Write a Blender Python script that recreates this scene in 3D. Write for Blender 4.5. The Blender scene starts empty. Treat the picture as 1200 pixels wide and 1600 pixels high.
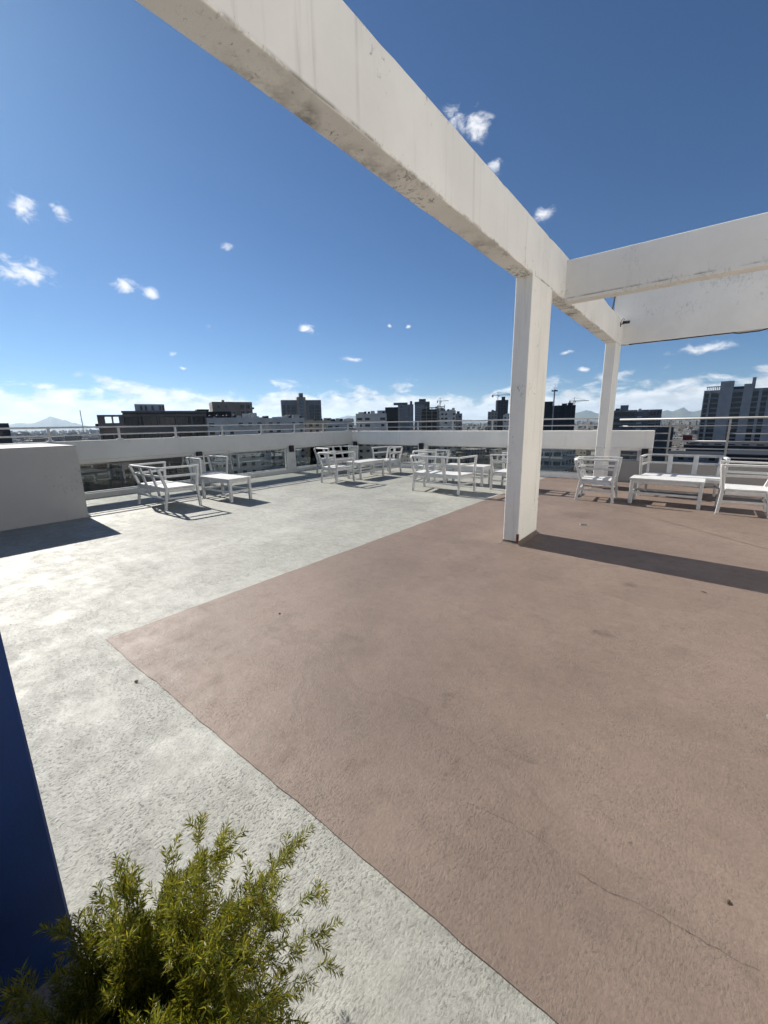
import bpy, bmesh, math, random
from mathutils import Vector, Matrix, noise as mnoise
R = math.radians
rnd = random.Random(7)
scene = bpy.context.scene
col = scene.collection

# ------------------------------------------------------------------ camera
H = 1.55                                   # eye height over the terrace
F_PX, PITCH, ROLL, YAW = 628.813, R(12.4864), R(-.9674), R(38.2233)   # solved from the vanishing points (1200 x 1600)
FW = Vector((-math.sin(YAW)*math.cos(PITCH), math.cos(YAW)*math.cos(PITCH), -math.sin(PITCH)))
_r = Vector((math.cos(YAW), math.sin(YAW), 0)); _u = _r.cross(FW)
RT = _r*math.cos(ROLL) + _u*math.sin(ROLL)
UP = -_r*math.sin(ROLL) + _u*math.cos(ROLL)
cam = bpy.data.cameras.new('camera'); camo = bpy.data.objects.new('camera', cam); col.objects.link(camo)
cam.sensor_fit = 'HORIZONTAL'; cam.sensor_width = 36; cam.lens = F_PX/1200*36
cam.clip_start = .02; cam.clip_end = 80000
m3 = Matrix((RT, UP, -FW)).transposed()
camo.matrix_world = Matrix.Translation((0, 0, H)) @ m3.to_4x4()
scene.camera = camo

def ray(px, py): return (FW*F_PX + RT*(px-600) - UP*(py-800)).normalized()
def onfloor(px, py, z=0):
    d = ray(px, py); return Vector((0, 0, H)) + d*((z-H)/d.z)
def far(px, py, D):                        # a point at horizontal distance D seen in that direction
    d = ray(px, py); k = D/math.hypot(d.x, d.y); return Vector((0, 0, H)) + d*k

# ------------------------------------------------------------------ sky, sun, exposure
SUN_EL, SUN_HEAD = R(34.5), R(-86.5)         # heading measured from +y towards +x
SUN = Vector((math.sin(SUN_HEAD)*math.cos(SUN_EL), math.cos(SUN_HEAD)*math.cos(SUN_EL), math.sin(SUN_EL)))
world = bpy.data.worlds.new('World'); scene.world = world; world.use_nodes = True
SKY_STRENGTH = .05

def nd(nt, typ, **kw):
    n = nt.nodes.new(typ)
    for k, v in kw.items(): setattr(n, k, v)
    return n
def setin(nt, sock, v):
    if hasattr(v, 'is_output'): nt.links.new(v, sock)
    elif v is not None: sock.default_value = v
def math_(nt, op, a, b=None, c=None, clamp=False):
    n = nd(nt, 'ShaderNodeMath', operation=op); n.use_clamp = clamp
    for i, v in enumerate((a, b, c)):
        if v is not None: setin(nt, n.inputs[i], v)
    return n.outputs[0]
def vmath(nt, op, a, b=None, scale=None):
    n = nd(nt, 'ShaderNodeVectorMath', operation=op)
    setin(nt, n.inputs[0], a)
    if b is not None: setin(nt, n.inputs[1], b)
    if scale is not None: setin(nt, n.inputs['Scale'], scale)
    return n.outputs['Value'] if op in ('LENGTH', 'DOT_PRODUCT', 'DISTANCE') else n.outputs[0]
def noise(nt, vec, scale, detail=4, rough=.55, dist=0, out='Fac', lac=2.0):
    n = nd(nt, 'ShaderNodeTexNoise')
    if vec is not None: nt.links.new(vec, n.inputs['Vector'])
    n.inputs['Scale'].default_value = scale; n.inputs['Detail'].default_value = detail
    n.inputs['Roughness'].default_value = rough; n.inputs['Distortion'].default_value = dist
    n.inputs['Lacunarity'].default_value = lac
    return n.outputs[out]
def smooth(nt, v, a, b, lo=0., hi=1.):
    n = nd(nt, 'ShaderNodeMapRange', interpolation_type='SMOOTHSTEP')
    for i, x in enumerate((v, a, b, lo, hi)): setin(nt, n.inputs[i], x)
    return n.outputs[0]
def mixc(nt, f, a, b, typ='MIX'):
    n = nd(nt, 'ShaderNodeMix', data_type='RGBA', blend_type=typ)
    setin(nt, n.inputs[0], f)
    for s, v in ((n.inputs[6], a), (n.inputs[7], b)):
        if isinstance(v, tuple): v = (*v[:3], 1)
        setin(nt, s, v)
    return n.outputs[2]

def build_world():
    nt = world.node_tree; nt.nodes.clear()
    out = nd(nt, 'ShaderNodeOutputWorld'); bg = nd(nt, 'ShaderNodeBackground')
    bg.inputs['Strength'].default_value = SKY_STRENGTH
    nt.links.new(bg.outputs[0], out.inputs[0])
    sky = nd(nt, 'ShaderNodeTexSky', sky_type='NISHITA', sun_disc=False)
    sky.sun_elevation = SUN_EL; sky.sun_rotation = SUN_HEAD
    sky.altitude = 60; sky.air_density = .8; sky.dust_density = .25; sky.ozone_density = 2.2
    skyc = vmath(nt, 'MULTIPLY', sky.outputs[0], (.395, .67, .92))      # the phone renders the blue deep and saturated
    g = nd(nt, 'ShaderNodeNewGeometry'); d = vmath(nt, 'SCALE', g.outputs['Incoming'], scale=-1.0)
    d = vmath(nt, 'NORMALIZE', nd(nt, 'ShaderNodeTexCoord').outputs['Generated'])
    sep = nd(nt, 'ShaderNodeSeparateXYZ'); nt.links.new(d, sep.inputs[0]); z = sep.outputs[2]
    # cumulus bank along the whole horizon
    dv = vmath(nt, 'MULTIPLY', d, (1, 1, 2.6))
    big = noise(nt, dv, 5.0, 3, .5)
    fine = noise(nt, dv, 17, 7, .6, .3)
    top = math_(nt, 'MULTIPLY_ADD', big, .14, .022)            # elevation the bank reaches
    h = math_(nt, 'DIVIDE', z, top)
    dens = math_(nt, 'ADD', math_(nt, 'SUBTRACT', 1.0, h), math_(nt, 'MULTIPLY', math_(nt, 'SUBTRACT', fine, .5), 1.8))
    bank = smooth(nt, dens, .10, .55)
    bank = math_(nt, 'MULTIPLY', bank, smooth(nt, z, .135, .10))
    bank = math_(nt, 'MULTIPLY', bank, .88)
    # scattered puffs: (pixel x, pixel y, radius rad, flatness)
    puffs = [(38, 424, .066, 2.2), (192, 449, .036, 1.8), (234, 464, .022, 1.8), (41, 328, .03, 1.0), (481, 513, .034, 1.5),
             (716, 186, .034, 1.1), (750, 192, .036, 1.3), (845, 337, .03, 1.2), (320, 507, .014, 1.5), (555, 561, .045, 4.5), (1095, 545, .075, 5.0),
             (353, 382, .022, 1.4), (605, 513, .012, 2), (638, 511, .012, 2), (272, 550, .014, 1.5), (290, 575, .014, 3),
             (912, 577, .022, 3.0), (880, 556, .022, 3.5), (775, 262, .022, 1.2), (70, 597, .03, 2.6), (95, 330, .02, 1.2),
             (110, 445, .012, 1.3), (8, 567, .014, 3)]
    pr = random.Random(3)
    dirs = [(ray(x, y), r*.82, f) for x, y, r, f in puffs]
    for k in range(26):                                          # the same kind of puffs all round the sky
        a = pr.uniform(20, 262); e = pr.uniform(6, 45)
        dirs.append((Vector((math.sin(R(a))*math.cos(R(e)), math.cos(R(a))*math.cos(R(e)), math.sin(R(e)))), pr.uniform(.015, .06), pr.uniform(1.2, 3)))
    warp = noise(nt, d, 9, 3, .5, 0, 'Color')
    wv = vmath(nt, 'SCALE', vmath(nt, 'SUBTRACT', warp, (.5, .5, .5)), scale=.05)
    dw = vmath(nt, 'ADD', d, wv)
    acc = None
    for c, r, f in dirs:
        q = vmath(nt, 'MULTIPLY', vmath(nt, 'SUBTRACT', dw, tuple(c)), (1/r, 1/r, f/r))
        v = math_(nt, 'SUBTRACT', 1.0, vmath(nt, 'LENGTH', q))
        acc = v if acc is None else math_(nt, 'MAXIMUM', acc, v)
    pn = noise(nt, vmath(nt, 'MULTIPLY', d, (1, 1, 1.6)), 38, 7, .62, .5)
    pd = math_(nt, 'ADD', acc, math_(nt, 'MULTIPLY', math_(nt, 'SUBTRACT', pn, .5), 2.6))
    puff = math_(nt, 'MULTIPLY', smooth(nt, pd, .05, 1.15), smooth(nt, acc, -.25, .25))
    puff = math_(nt, 'MULTIPLY', puff, .9)
    # cloud brightness: white, a little greyer where the cloud is thick
    shade = smooth(nt, noise(nt, dv, 26, 4, .5), .35, .65, .76, 1.05)
    cl = vmath(nt, 'SCALE', (12.3, 12.5, 12.6), scale=shade)
    cp = vmath(nt, 'SCALE', (11.4, 11.5, 11.8), scale=1.0)
    c1 = mixc(nt, bank, skyc, cl)
    c2 = mixc(nt, puff, c1, cp)
    nt.links.new(c2, bg.inputs['Color'])
build_world()
sl = bpy.data.lights.new('sun', 'SUN'); sl.energy = 5.0; sl.angle = R(.53); sl.color = (1, .945, .86)
so = bpy.data.objects.new('sun', sl); col.objects.link(so); so.rotation_euler = (-SUN).to_track_quat('-Z', 'Y').to_euler(); so.location = (0, 0, 60)
vs = scene.view_settings; vs.view_transform = 'Standard'; vs.look = 'None'; vs.gamma = 1; vs.exposure = .92; vs.use_curve_mapping = False

# ------------------------------------------------------------------ materials
MAT = {}
def mat(name, rough=.6, spec=.5):
    m = bpy.data.materials.new(name); m.use_nodes = True; MAT[name] = m
    b = m.node_tree.nodes['Principled BSDF']; b.inputs['Roughness'].default_value = rough
    b.inputs['Specular IOR Level'].default_value = spec
    return m, m.node_tree, b
def pos(nt): return nd(nt, 'ShaderNodeNewGeometry').outputs['Position']
def objc(nt): return nd(nt, 'ShaderNodeTexCoord').outputs['Object']
def bump(nt, b, h, strength=.5, dist=.01):
    n = nd(nt, 'ShaderNodeBump'); n.inputs['Strength'].default_value = strength; n.inputs['Distance'].default_value = dist
    nt.links.new(h, n.inputs['Height']); nt.links.new(n.outputs[0], b.inputs['Normal'])
def plain(name, c, rough=.6, spec=.4, var=.12, scale=3., metal=0.):
    m, nt, b = mat(name, rough, spec); p = objc(nt); n = noise(nt, p, scale, 5, .6)
    k = smooth(nt, n, .3, .7, 1-var, 1+var)
    nt.links.new(vmath(nt, 'SCALE', tuple(c), scale=k), b.inputs['Base Color']); b.inputs['Metallic'].default_value = metal
    return m

SPILLS = [(onfloor(*q), r_, a_) for q, r_, a_ in (((937, 990), .09, .34), ((702, 1088), .07, .2), ((700, 1105), .05, .2), ((905, 805), .42, .22), ((830, 790), .35, .16),
          ((735, 850), .30, .14), ((985, 915), .10, .26), ((1060, 1020), .12, .14), ((640, 880), .35, .10), ((560, 1010), .3, .10), ((1120, 1300), .10, .12), ((440, 775), .10, .35), ((330, 880), .5, .08), ((200, 830), .12, .25), ((820, 1180), .2, .09))]
def floor_material(name, base, dark, light, streaks, bstr):
    m, nt, b = mat(name, .5, .36)
    p = pos(nt)
    big = noise(nt, p, .9, 5, .6); mid = noise(nt, p, 6, 5, .65); fine = noise(nt, p, 95, 3, .6); grit = noise(nt, p, 260, 2, .6)
    c = mixc(nt, smooth(nt, big, .3, .72), base, light)
    c = mixc(nt, math_(nt, 'MULTIPLY', smooth(nt, mid, .52, .75), .5), c, dark)
    pt = noise(nt, vmath(nt, 'MULTIPLY', p, (1, 1.5, 1)), 10, 7, .68, .4)
    lo_, hi_ = (.86, 1.11) if streaks > .6 else (.955, 1.04)
    c = vmath(nt, 'SCALE', c, scale=smooth(nt, pt, .3, .7, lo_, hi_))
    zone = noise(nt, p, .42, 6, .62, .5)                                         # worn and faded zones
    c = vmath(nt, 'SCALE', c, scale=smooth(nt, zone, .34, .66, .86, 1.10))
    tide = noise(nt, vmath(nt, 'ADD', p, (13, 4, 0)), .55, 5, .5, .3)            # rims left by dried puddles
    rim = smooth(nt, math_(nt, 'ABSOLUTE', math_(nt, 'SUBTRACT', tide, .56)), .010, .002)
    inside = smooth(nt, tide, .55, .60)
    c = vmath(nt, 'SCALE', c, scale=math_(nt, 'SUBTRACT', 1.0, math_(nt, 'ADD', math_(nt, 'MULTIPLY', rim, .09), math_(nt, 'MULTIPLY', inside, .07))))
    sc = noise(nt, vmath(nt, 'MULTIPLY', vmath(nt, 'ADD', p, vmath(nt, 'SCALE', noise(nt, p, 1.3, 3, .5, 0, 'Color'), scale=.5)), (2.2, 17, 1)), 1.0, 5, .7)
    c = vmath(nt, 'SCALE', c, scale=smooth(nt, sc, .62, .80, 1.0, .80))          # scuffs and drag marks
    # trowelled coat: shallow pits and ridges the size of a fingertip, a little longer one way
    pv = vmath(nt, 'MULTIPLY', p, (1.0, .55, 1))
    warp = vmath(nt, 'ADD', pv, vmath(nt, 'SCALE', noise(nt, p, 14, 3, .6, 0, 'Color'), scale=.02))
    rid = noise(nt, warp, 115, 5, .68, .25)
    pit = smooth(nt, rid, .455, .36)
    cover = smooth(nt, noise(nt, p, 2.2, 5, .65), .34, .62)
    pitc = math_(nt, 'MULTIPLY', pit, math_(nt, 'MULTIPLY_ADD', cover, .7, .22))
    c = mixc(nt, math_(nt, 'MULTIPLY', pitc, streaks), c, tuple(x*.42 for x in dark))  # self-shadow of the pits put into the colour
    # old spills and scuffs
    st = math_(nt, 'MULTIPLY', smooth(nt, noise(nt, p, 2.3, 7, .72, .8), .62, .74), .6)
    c = mixc(nt, st, c, tuple(x*.6 for x in dark))
    sp = smooth(nt, noise(nt, p, 21, 2, .5), .74, .80)
    c = mixc(nt, math_(nt, 'MULTIPLY', sp, .5), c, tuple(x*.4 for x in dark))
    jit = vmath(nt, 'ADD', p, vmath(nt, 'SCALE', vmath(nt, 'SUBTRACT', noise(nt, p, 7, 6, .72, 0, 'Color'), (.5, .5, .5)), scale=.34))
    for q, r_, a_ in SPILLS:                                                     # single old spills, each where it dried
        dd = vmath(nt, 'LENGTH', vmath(nt, 'MULTIPLY', vmath(nt, 'SUBTRACT', jit, tuple(q)), (1, 1, 0)))
        c = vmath(nt, 'SCALE', c, scale=smooth(nt, dd, r_*.25, r_, 1-a_, 1.0))
    k = smooth(nt, fine, .25, .75, .9, 1.1)
    c = vmath(nt, 'SCALE', c, scale=k)
    nt.links.new(c, b.inputs['Base Color'])
    nt.links.new(smooth(nt, mid, .3, .7, .55, .7), b.inputs['Roughness'])
    h = math_(nt, 'ADD', math_(nt, 'MULTIPLY', rid, 1.0), math_(nt, 'ADD', math_(nt, 'MULTIPLY', fine, .55), math_(nt, 'MULTIPLY', grit, .18)))
    h = math_(nt, 'SUBTRACT', h, math_(nt, 'MULTIPLY', pitc, .35))
    h = math_(nt, 'MULTIPLY', h, math_(nt, 'MULTIPLY_ADD', cover, .7, .4))
    bump(nt, b, h, bstr, .0065)
floor_material('floor_light', (.262, .264, .236), (.19, .19, .168), (.30, .302, .274), .9, .8)
floor_material('floor_mauve', (.152, .113, .092), (.112, .083, .069), (.176, .132, .107), .38, .5)

def wall_material(name, base, dirt, amount, zlo=None, zhi=None, rough=.75):
    m, nt, b = mat(name, rough, .3)
    p = pos(nt); sep = nd(nt, 'ShaderNodeSeparateXYZ'); nt.links.new(p, sep.inputs[0])
    big = noise(nt, p, 1.1, 5, .6)
    c = vmath(nt, 'SCALE', tuple(base), scale=smooth(nt, big, .3, .7, .93, 1.04))
    run = noise(nt, vmath(nt, 'MULTIPLY', p, (11, 11, .6)), 1.0, 6, .65)          # rain runs
    c = mixc(nt, math_(nt, 'MULTIPLY', smooth(nt, run, .55, .78), .36*amount), c, dirt)
    sp = noise(nt, vmath(nt, 'MULTIPLY', p, (1, 1, .55)), 26, 9, .74, .9)
    area = noise(nt, p, 1.7, 4, .6)
    lim = math_(nt, 'MULTIPLY_ADD', smooth(nt, area, .45, .75), -.15, .665)
    for lv, sgn, reach in ((zlo, 1, .05), (zhi, -1, .04)):
        if lv is None: continue
        dz = math_(nt, 'MULTIPLY', math_(nt, 'SUBTRACT', sep.outputs[2], lv), float(sgn))
        e = smooth(nt, dz, reach*1.6, 0.0)
        lim = math_(nt, 'SUBTRACT', lim, math_(nt, 'MULTIPLY', e, .065))
    mould = smooth(nt, math_(nt, 'SUBTRACT', sp, lim), -.02, .10)
    if zlo is not None and zlo > 1:                                              # grime line along the lower arris
        dz = math_(nt, 'SUBTRACT', sep.outputs[2], zlo)
        ln = math_(nt, 'MULTIPLY', smooth(nt, dz, .03, .004), math_(nt, 'MULTIPLY', smooth(nt, noise(nt, p, 3.2, 6, .7), .42, .6), smooth(nt, dz, .002, .007)))
        c = mixc(nt, math_(nt, 'MULTIPLY', ln, .75), c, tuple(x*.4 for x in dirt))
    c = mixc(nt, math_(nt, 'MULTIPLY', mould, .72*amount), c, tuple(x*.32 for x in dirt))
    nt.links.new(c, b.inputs['Base Color'])
    h = math_(nt, 'ADD', noise(nt, p, 130, 3, .6), math_(nt, 'MULTIPLY', noise(nt, p, 30, 4, .6), .7))
    bump(nt, b, h, .22, .005)
wall_material('pergola_paint', (.80, .785, .735), (.30, .27, .225), 1.0, 3.12, 3.64)
wall_material('fascia_paint', (.80, .785, .735), (.36, .335, .29), .35, 3.12, 3.64)
wall_material('column_paint', (.80, .785, .735), (.30, .28, .245), 1.0, 0.0, None)
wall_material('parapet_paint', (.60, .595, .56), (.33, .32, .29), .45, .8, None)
wall_material('brightened_paint', (.82, .80, .75), (.33, .32, .29), .45, .8, None)  # parapet paint again, with the front's brighter light put into its colour
wall_material('block_paint', (.37, .365, .35), (.19, .185, .175), 1.0, 0., None)
wall_material('low_paint', (.30, .30, .29), (.16, .155, .15), .6, 0., None)
plain('rail_grey', (.30, .30, .295), .4, .5, .06, 6)
plain('furniture_paint', (.56, .56, .545), .42, .5, .08, 9)
plain('rail_paint', (.44, .44, .425), .35, .5, .06, 6)
plain('black_plastic', (.012, .012, .013), .45)
plain('cable_black', (.01, .01, .01), .6)
plain('lamp_grey', (.05, .05, .05), .4)
plain('rust', (.16, .05, .025), .85, .2, .4, 30)
plain('drain_metal', (.20, .185, .17), .5, .5, .3, 40)
plain('crack_dark', (.062, .048, .04), .9, .1, .3, 20)
plain('pot_clay', (.24, .10, .055), .8)
plain('soil', (.04, .028, .02), .95, .1, .4, 40)
plain('frame_alu', (.48, .48, .47), .45, .5, .05)
m, nt, b = mat('blue_paint', .55, .35); p = pos(nt)
nt.links.new(vmath(nt, 'SCALE', (.0012, .021, .105), scale=smooth(nt, noise(nt, p, 3, 5, .6), .3, .7, .85, 1.15)), b.inputs['Base Color'])
bump(nt, b, noise(nt, p, 120, 3, .6), .15, .004)
# clear pane: mostly straight through, mirror by Fresnel
m, nt, b = mat('pane_glass'); nt.nodes.remove(b)
o = nt.nodes['Material Output']; tr = nd(nt, 'ShaderNodeBsdfTransparent'); tr.inputs[0].default_value = (.80, .82, .81, 1)
gl = nd(nt, 'ShaderNodeBsdfGlossy'); gl.inputs['Roughness'].default_value = .01; gl.inputs[0].default_value = (.9, .95, .95, 1)
fr = nd(nt, 'ShaderNodeFresnel'); fr.inputs[0].default_value = 1.5; mx = nd(nt, 'ShaderNodeMixShader')
nt.links.new(fr.outputs[0], mx.inputs[0]); nt.links.new(tr.outputs[0], mx.inputs[1]); nt.links.new(gl.outputs[0], mx.inputs[2]); nt.links.new(mx.outputs[0], o.inputs[0])
# foliage
def leafmat(name, a, bcol, trans):
    m, nt, b = mat(name, .42, .4)
    rn = nd(nt, 'ShaderNodeNewGeometry').outputs['Random Per Island']
    c = mixc(nt, rn, a, bcol); nt.links.new(c, b.inputs['Base Color'])
    tl = nd(nt, 'ShaderNodeBsdfTranslucent'); nt.links.new(vmath(nt, 'SCALE', c, scale=1.5), tl.inputs[0])
    mx = nd(nt, 'ShaderNodeMixShader'); mx.inputs[0].default_value = trans
    nt.links.new(b.outputs[0], mx.inputs[1]); nt.links.new(tl.outputs[0], mx.inputs[2])
    nt.links.new(mx.outputs[0], nt.nodes['Material Output'].inputs[0])
leafmat('fern_leaf', (.05, .08, .008), (.21, .185, .018), .42)
leafmat('tree_leaf', (.025, .05, .014), (.06, .085, .022), .2)
plain('fern_stem', (.12, .15, .03), .6)
plain('bark', (.09, .07, .05), .9, .2, .3, 8)
# city
for nm, c in dict(city_white=(.47, .465, .44), city_cream=(.28, .25, .205), city_grey=(.20, .20, .198), city_taupe=(.165, .148, .132),
                  city_brown=(.25, .21, .17), city_dark=(.045, .05, .06), city_black=(.014, .016, .02), city_slate=(.15, .165, .19),
                  city_tower=(.25, .265, .285), city_rust=(.18, .085, .06), city_red=(.26, .03, .03), city_pale=(.46, .46, .44), city_net=(.022, .026, .034),
                  city_balcony=(.17, .18, .195), city_roof=(.09, .088, .085)).items():
    plain(nm, c, .75, .3, .14, .25)
plain('window_dark', (.02, .024, .028), .18, .5, .3, 1.)
plain('window_blue', (.045, .075, .11), .12, .6, .3, .6)
plain('steel', (.30, .30, .30), .5)
m, nt, b = mat('city_ground', .9, .2); p = pos(nt)
v = nd(nt, 'ShaderNodeTexVoronoi'); nt.links.new(p, v.inputs['Vector']); v.inputs['Scale'].default_value = .03
n1 = noise(nt, p, .006, 6, .65); n2 = noise(nt, p, .05, 5, .6)
c = mixc(nt, smooth(nt, n1, .42, .6), (.13, .125, .12), (.035, .055, .022)); c = mixc(nt, smooth(nt, n2, .55, .7), c, (.22, .20, .18))
nt.links.new(c, b.inputs['Base Color'])
m, nt, b = mat('mountain', .95, .1); p = pos(nt)
nt.links.new(mixc(nt, smooth(nt, noise(nt, p, .0012, 6, .6), .35, .65), (.045, .065, .03), (.10, .095, .06)), b.inputs['Base Color'])
# far houses: rows of windows too small to tell apart, by material
def farwall(name, base):
    m, nt, b = mat(name, .8, .25); p = objc(nt); g = nd(nt, 'ShaderNodeNewGeometry')
    tc = nd(nt, 'ShaderNodeTexCoord'); sn = nd(nt, 'ShaderNodeSeparateXYZ'); nt.links.new(tc.outputs['Normal'], sn.inputs[0])
    sp = nd(nt, 'ShaderNodeSeparateXYZ'); nt.links.new(p, sp.inputs[0])
    ax = math_(nt, 'GREATER_THAN', math_(nt, 'ABSOLUTE', sn.outputs[0]), .7)
    u = math_(nt, 'ADD', math_(nt, 'MULTIPLY', sp.outputs[1], ax), math_(nt, 'MULTIPLY', sp.outputs[0], math_(nt, 'SUBTRACT', 1., ax)))
    fu = math_(nt, 'FRACT', math_(nt, 'DIVIDE', u, 3.4)); fz = math_(nt, 'FRACT', math_(nt, 'DIVIDE', sp.outputs[2], 3.1))
    w = math_(nt, 'MULTIPLY', math_(nt, 'MULTIPLY', math_(nt, 'GREATER_THAN', fu, .3), math_(nt, 'LESS_THAN', fu, .72)),
              math_(nt, 'MULTIPLY', math_(nt, 'GREATER_THAN', fz, .32), math_(nt, 'LESS_THAN', fz, .78)))
    wn = nd(nt, 'ShaderNodeTexWhiteNoise', noise_dimensions='2D'); cb = nd(nt, 'ShaderNodeCombineXYZ')
    nt.links.new(math_(nt, 'FLOOR', math_(nt, 'DIVIDE', u, 3.4)), cb.inputs[0]); nt.links.new(math_(nt, 'FLOOR', math_(nt, 'DIVIDE', sp.outputs[2], 3.1)), cb.inputs[1])
    nt.links.new(cb.outputs[0], wn.inputs['Vector'])
    w = math_(nt, 'MULTIPLY', w, math_(nt, 'GREATER_THAN', wn.outputs['Value'], .25))
    w = math_(nt, 'MULTIPLY', w, math_(nt, 'LESS_THAN', math_(nt, 'ABSOLUTE', sn.outputs[2]), .5))
    isl = g.outputs['Random Per Island']
    c = vmath(nt, 'SCALE', tuple(base), scale=math_(nt, 'MULTIPLY_ADD', isl, .9, .45))
    nt.links.new(mixc(nt, w, c, (.025, .028, .032)), b.inputs['Base Color'])
farwall('far_house', (.28, .268, .25))

# ------------------------------------------------------------------ mesh helpers
class MB:
    def __init__(s): s.v = []; s.f = []
    def add(s, vs, fs):
        k = len(s.v); s.v += [tuple(v) for v in vs]; s.f += [tuple(i+k for i in f) for f in fs]; return s
    def box(s, x0, x1, y0, y1, z0, z1):
        return s.add([(x0,y0,z0),(x1,y0,z0),(x1,y1,z0),(x0,y1,z0),(x0,y0,z1),(x1,y0,z1),(x1,y1,z1),(x0,y1,z1)],
                     [(3,2,1,0),(4,5,6,7),(0,1,5,4),(1,2,6,5),(2,3,7,6),(3,0,4,7)])
    def bar(s, p, q, w, t, ref=(0,0,1)):                # box beam from p to q; w across (perp. to ref), t along ref
        p, q = Vector(p), Vector(q); d = (q-p).normalized(); ref = Vector(ref)
        a = d.cross(ref)
        if a.length < 1e-4: a = d.cross(Vector((1,0,0)))
        a.normalize(); b = a.cross(d).normalized()
        vs = [e + a*(w/2*i) + b*(t/2*j) for e in (p, q) for i, j in ((-1,-1),(1,-1),(1,1),(-1,1))]
        return s.add(vs, [(0,1,2,3),(7,6,5,4),(0,4,5,1),(1,5,6,2),(2,6,7,3),(3,7,4,0)])
    def sweep(s, pts, w, t, up=None):                    # rectangular section along a polyline with mitred joints; w sideways, t along up
        pts = [Vector(p) for p in pts]; n = len(pts); rings = []
        up = Vector(up or (0,0,1))
        for i, p in enumerate(pts):
            d0 = (pts[i]-pts[i-1]).normalized() if i else None; d1 = (pts[i+1]-pts[i]).normalized() if i < n-1 else None
            d = (d0 or d1) if (d0 is None or d1 is None) else (d0+d1).normalized()
            a = d.cross(up).normalized(); k = 1.
            if d0 is not None and d1 is not None: k = 1/max(.4, math.cos(d0.angle(d1)/2))
            b = a.cross(d).normalized() if abs(d.z) > .05 else up
            rings.append([p + a*(w/2*k*i2) + b*(t/2*j2) for i2, j2 in ((-1,-1),(1,-1),(1,1),(-1,1))])
        vs = [v for r in rings for v in r]; fs = [(0,1,2,3), tuple(4*(n-1)+i for i in (3,2,1,0))]
        for i in range(n-1):
            for j in range(4):
                a, b = 4*i+j, 4*i+(j+1)%4; fs.append((a, a+4, b+4, b))
        return s.add(vs, fs)
    def tube(s, pts, r, n=8):
        pts = [Vector(p) for p in pts]; rs = r if isinstance(r, (list, tuple)) else [r]*len(pts); vs = []; fs = []
        for i, p in enumerate(pts):
            d = (pts[min(i+1, len(pts)-1)] - pts[max(i-1, 0)]).normalized()
            a = d.cross(Vector((0,0,1)));
            if a.length < 1e-3: a = d.cross(Vector((1,0,0)))
            a.normalize(); b = d.cross(a)
            vs += [p + (a*math.cos(2*math.pi*k/n) + b*math.sin(2*math.pi*k/n))*rs[i] for k in range(n)]
        for i in range(len(pts)-1):
            for k in range(n): fs.append((i*n+k, i*n+(k+1)%n, (i+1)*n+(k+1)%n, (i+1)*n+k))
        fs.append(tuple(range(n-1, -1, -1))); fs.append(tuple((len(pts)-1)*n+k for k in range(n)))
        return s.add(vs, fs)
    def prism(s, poly, z0, z1):
        n = len(poly)
        return s.add([(x,y,z0) for x,y in poly]+[(x,y,z1) for x,y in poly], [tuple(range(n-1,-1,-1)), tuple(range(n,2*n))]+[(i,(i+1)%n,n+(i+1)%n,n+i) for i in range(n)])
    def mesh(s, name, bevel=0., smooth_=False):
        me = bpy.data.meshes.new(name); me.from_pydata(s.v, [], s.f); me.validate()
        bm = bmesh.new(); bm.from_mesh(me); bmesh.ops.recalc_face_normals(bm, faces=bm.faces)
        if bevel: bmesh.ops.bevel(bm, geom=bm.edges[:], offset=bevel, segments=1, affect='EDGES', clamp_overlap=True)
        if smooth_:
            for f in bm.faces: f.smooth = True
        bm.to_mesh(me); bm.free(); return me
    def build(s, name, material, parent=None, bevel=0., smooth_=False, **props):
        return link(name, s.mesh(name, bevel, smooth_), material, parent, **props)
def link(name, me, material, parent=None, **props):
    o = bpy.data.objects.new(name, me); col.objects.link(o)
    if material and not me.materials: me.materials.append(MAT[material])
    if parent: o.parent = parent
    for k, v in props.items(): o[k] = v
    return o
def thing(name, label, category, loc=(0,0,0), rz=0., group=None):
    o = bpy.data.objects.new(name, None); col.objects.link(o); o.location = loc; o.rotation_euler = (0, 0, rz); o.empty_display_size = .2
    tag(o, label, category, group); return o
def tag(o, label, category, group=None):
    o['label'] = label; o['category'] = category
    if group: o['group'] = group
    return o
def copy_tree(o, parent=None):
    c = o.copy(); col.objects.link(c); c.parent = parent
    for ch in list(o.children): copy_tree(ch, c)
    return c
def box(name, material, x0, x1, y0, y1, z0, z1, parent=None, bevel=0., **props):
    return MB().box(x0, x1, y0, y1, z0, z1).build(name, material, parent, bevel, **props)

# ------------------------------------------------------------------ terrace floor
XL, YF = -10.65, 11.62            # inner faces of the two parapets
flo = box('terrace_floor', 'floor_light', XL-.3, 7., -4., YF+.3, -.25, 0.); flo['kind'] = 'structure'
# mauve coat: its hand-cut edge wanders a few millimetres
edge = []
y = .852
while y < YF: edge.append((-3.345 + .010*mnoise.noise((0, y*2.3, 1)) + .007*mnoise.noise((5, y*9, 1)) + .004*(y-.85), y)); y += .05
edge.append((-3.30, YF-.002)); low = []
x = -3.35
while x < 7: low.append((x, .85 + .010*mnoise.noise((x*2.3, 0, 4)) + .007*mnoise.noise((x*9, 2, 4)))); x += .05
poly = low + [(6.95, .85), (6.95, YF-.002)] + edge[::-1][:-1]
mv = MB(); n = len(poly); mv.v = [(px, py, .004) for px, py in poly]; mv.f = [tuple(range(n))]
mv.build('floor_paint_area', 'floor_mauve', flo)
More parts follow.
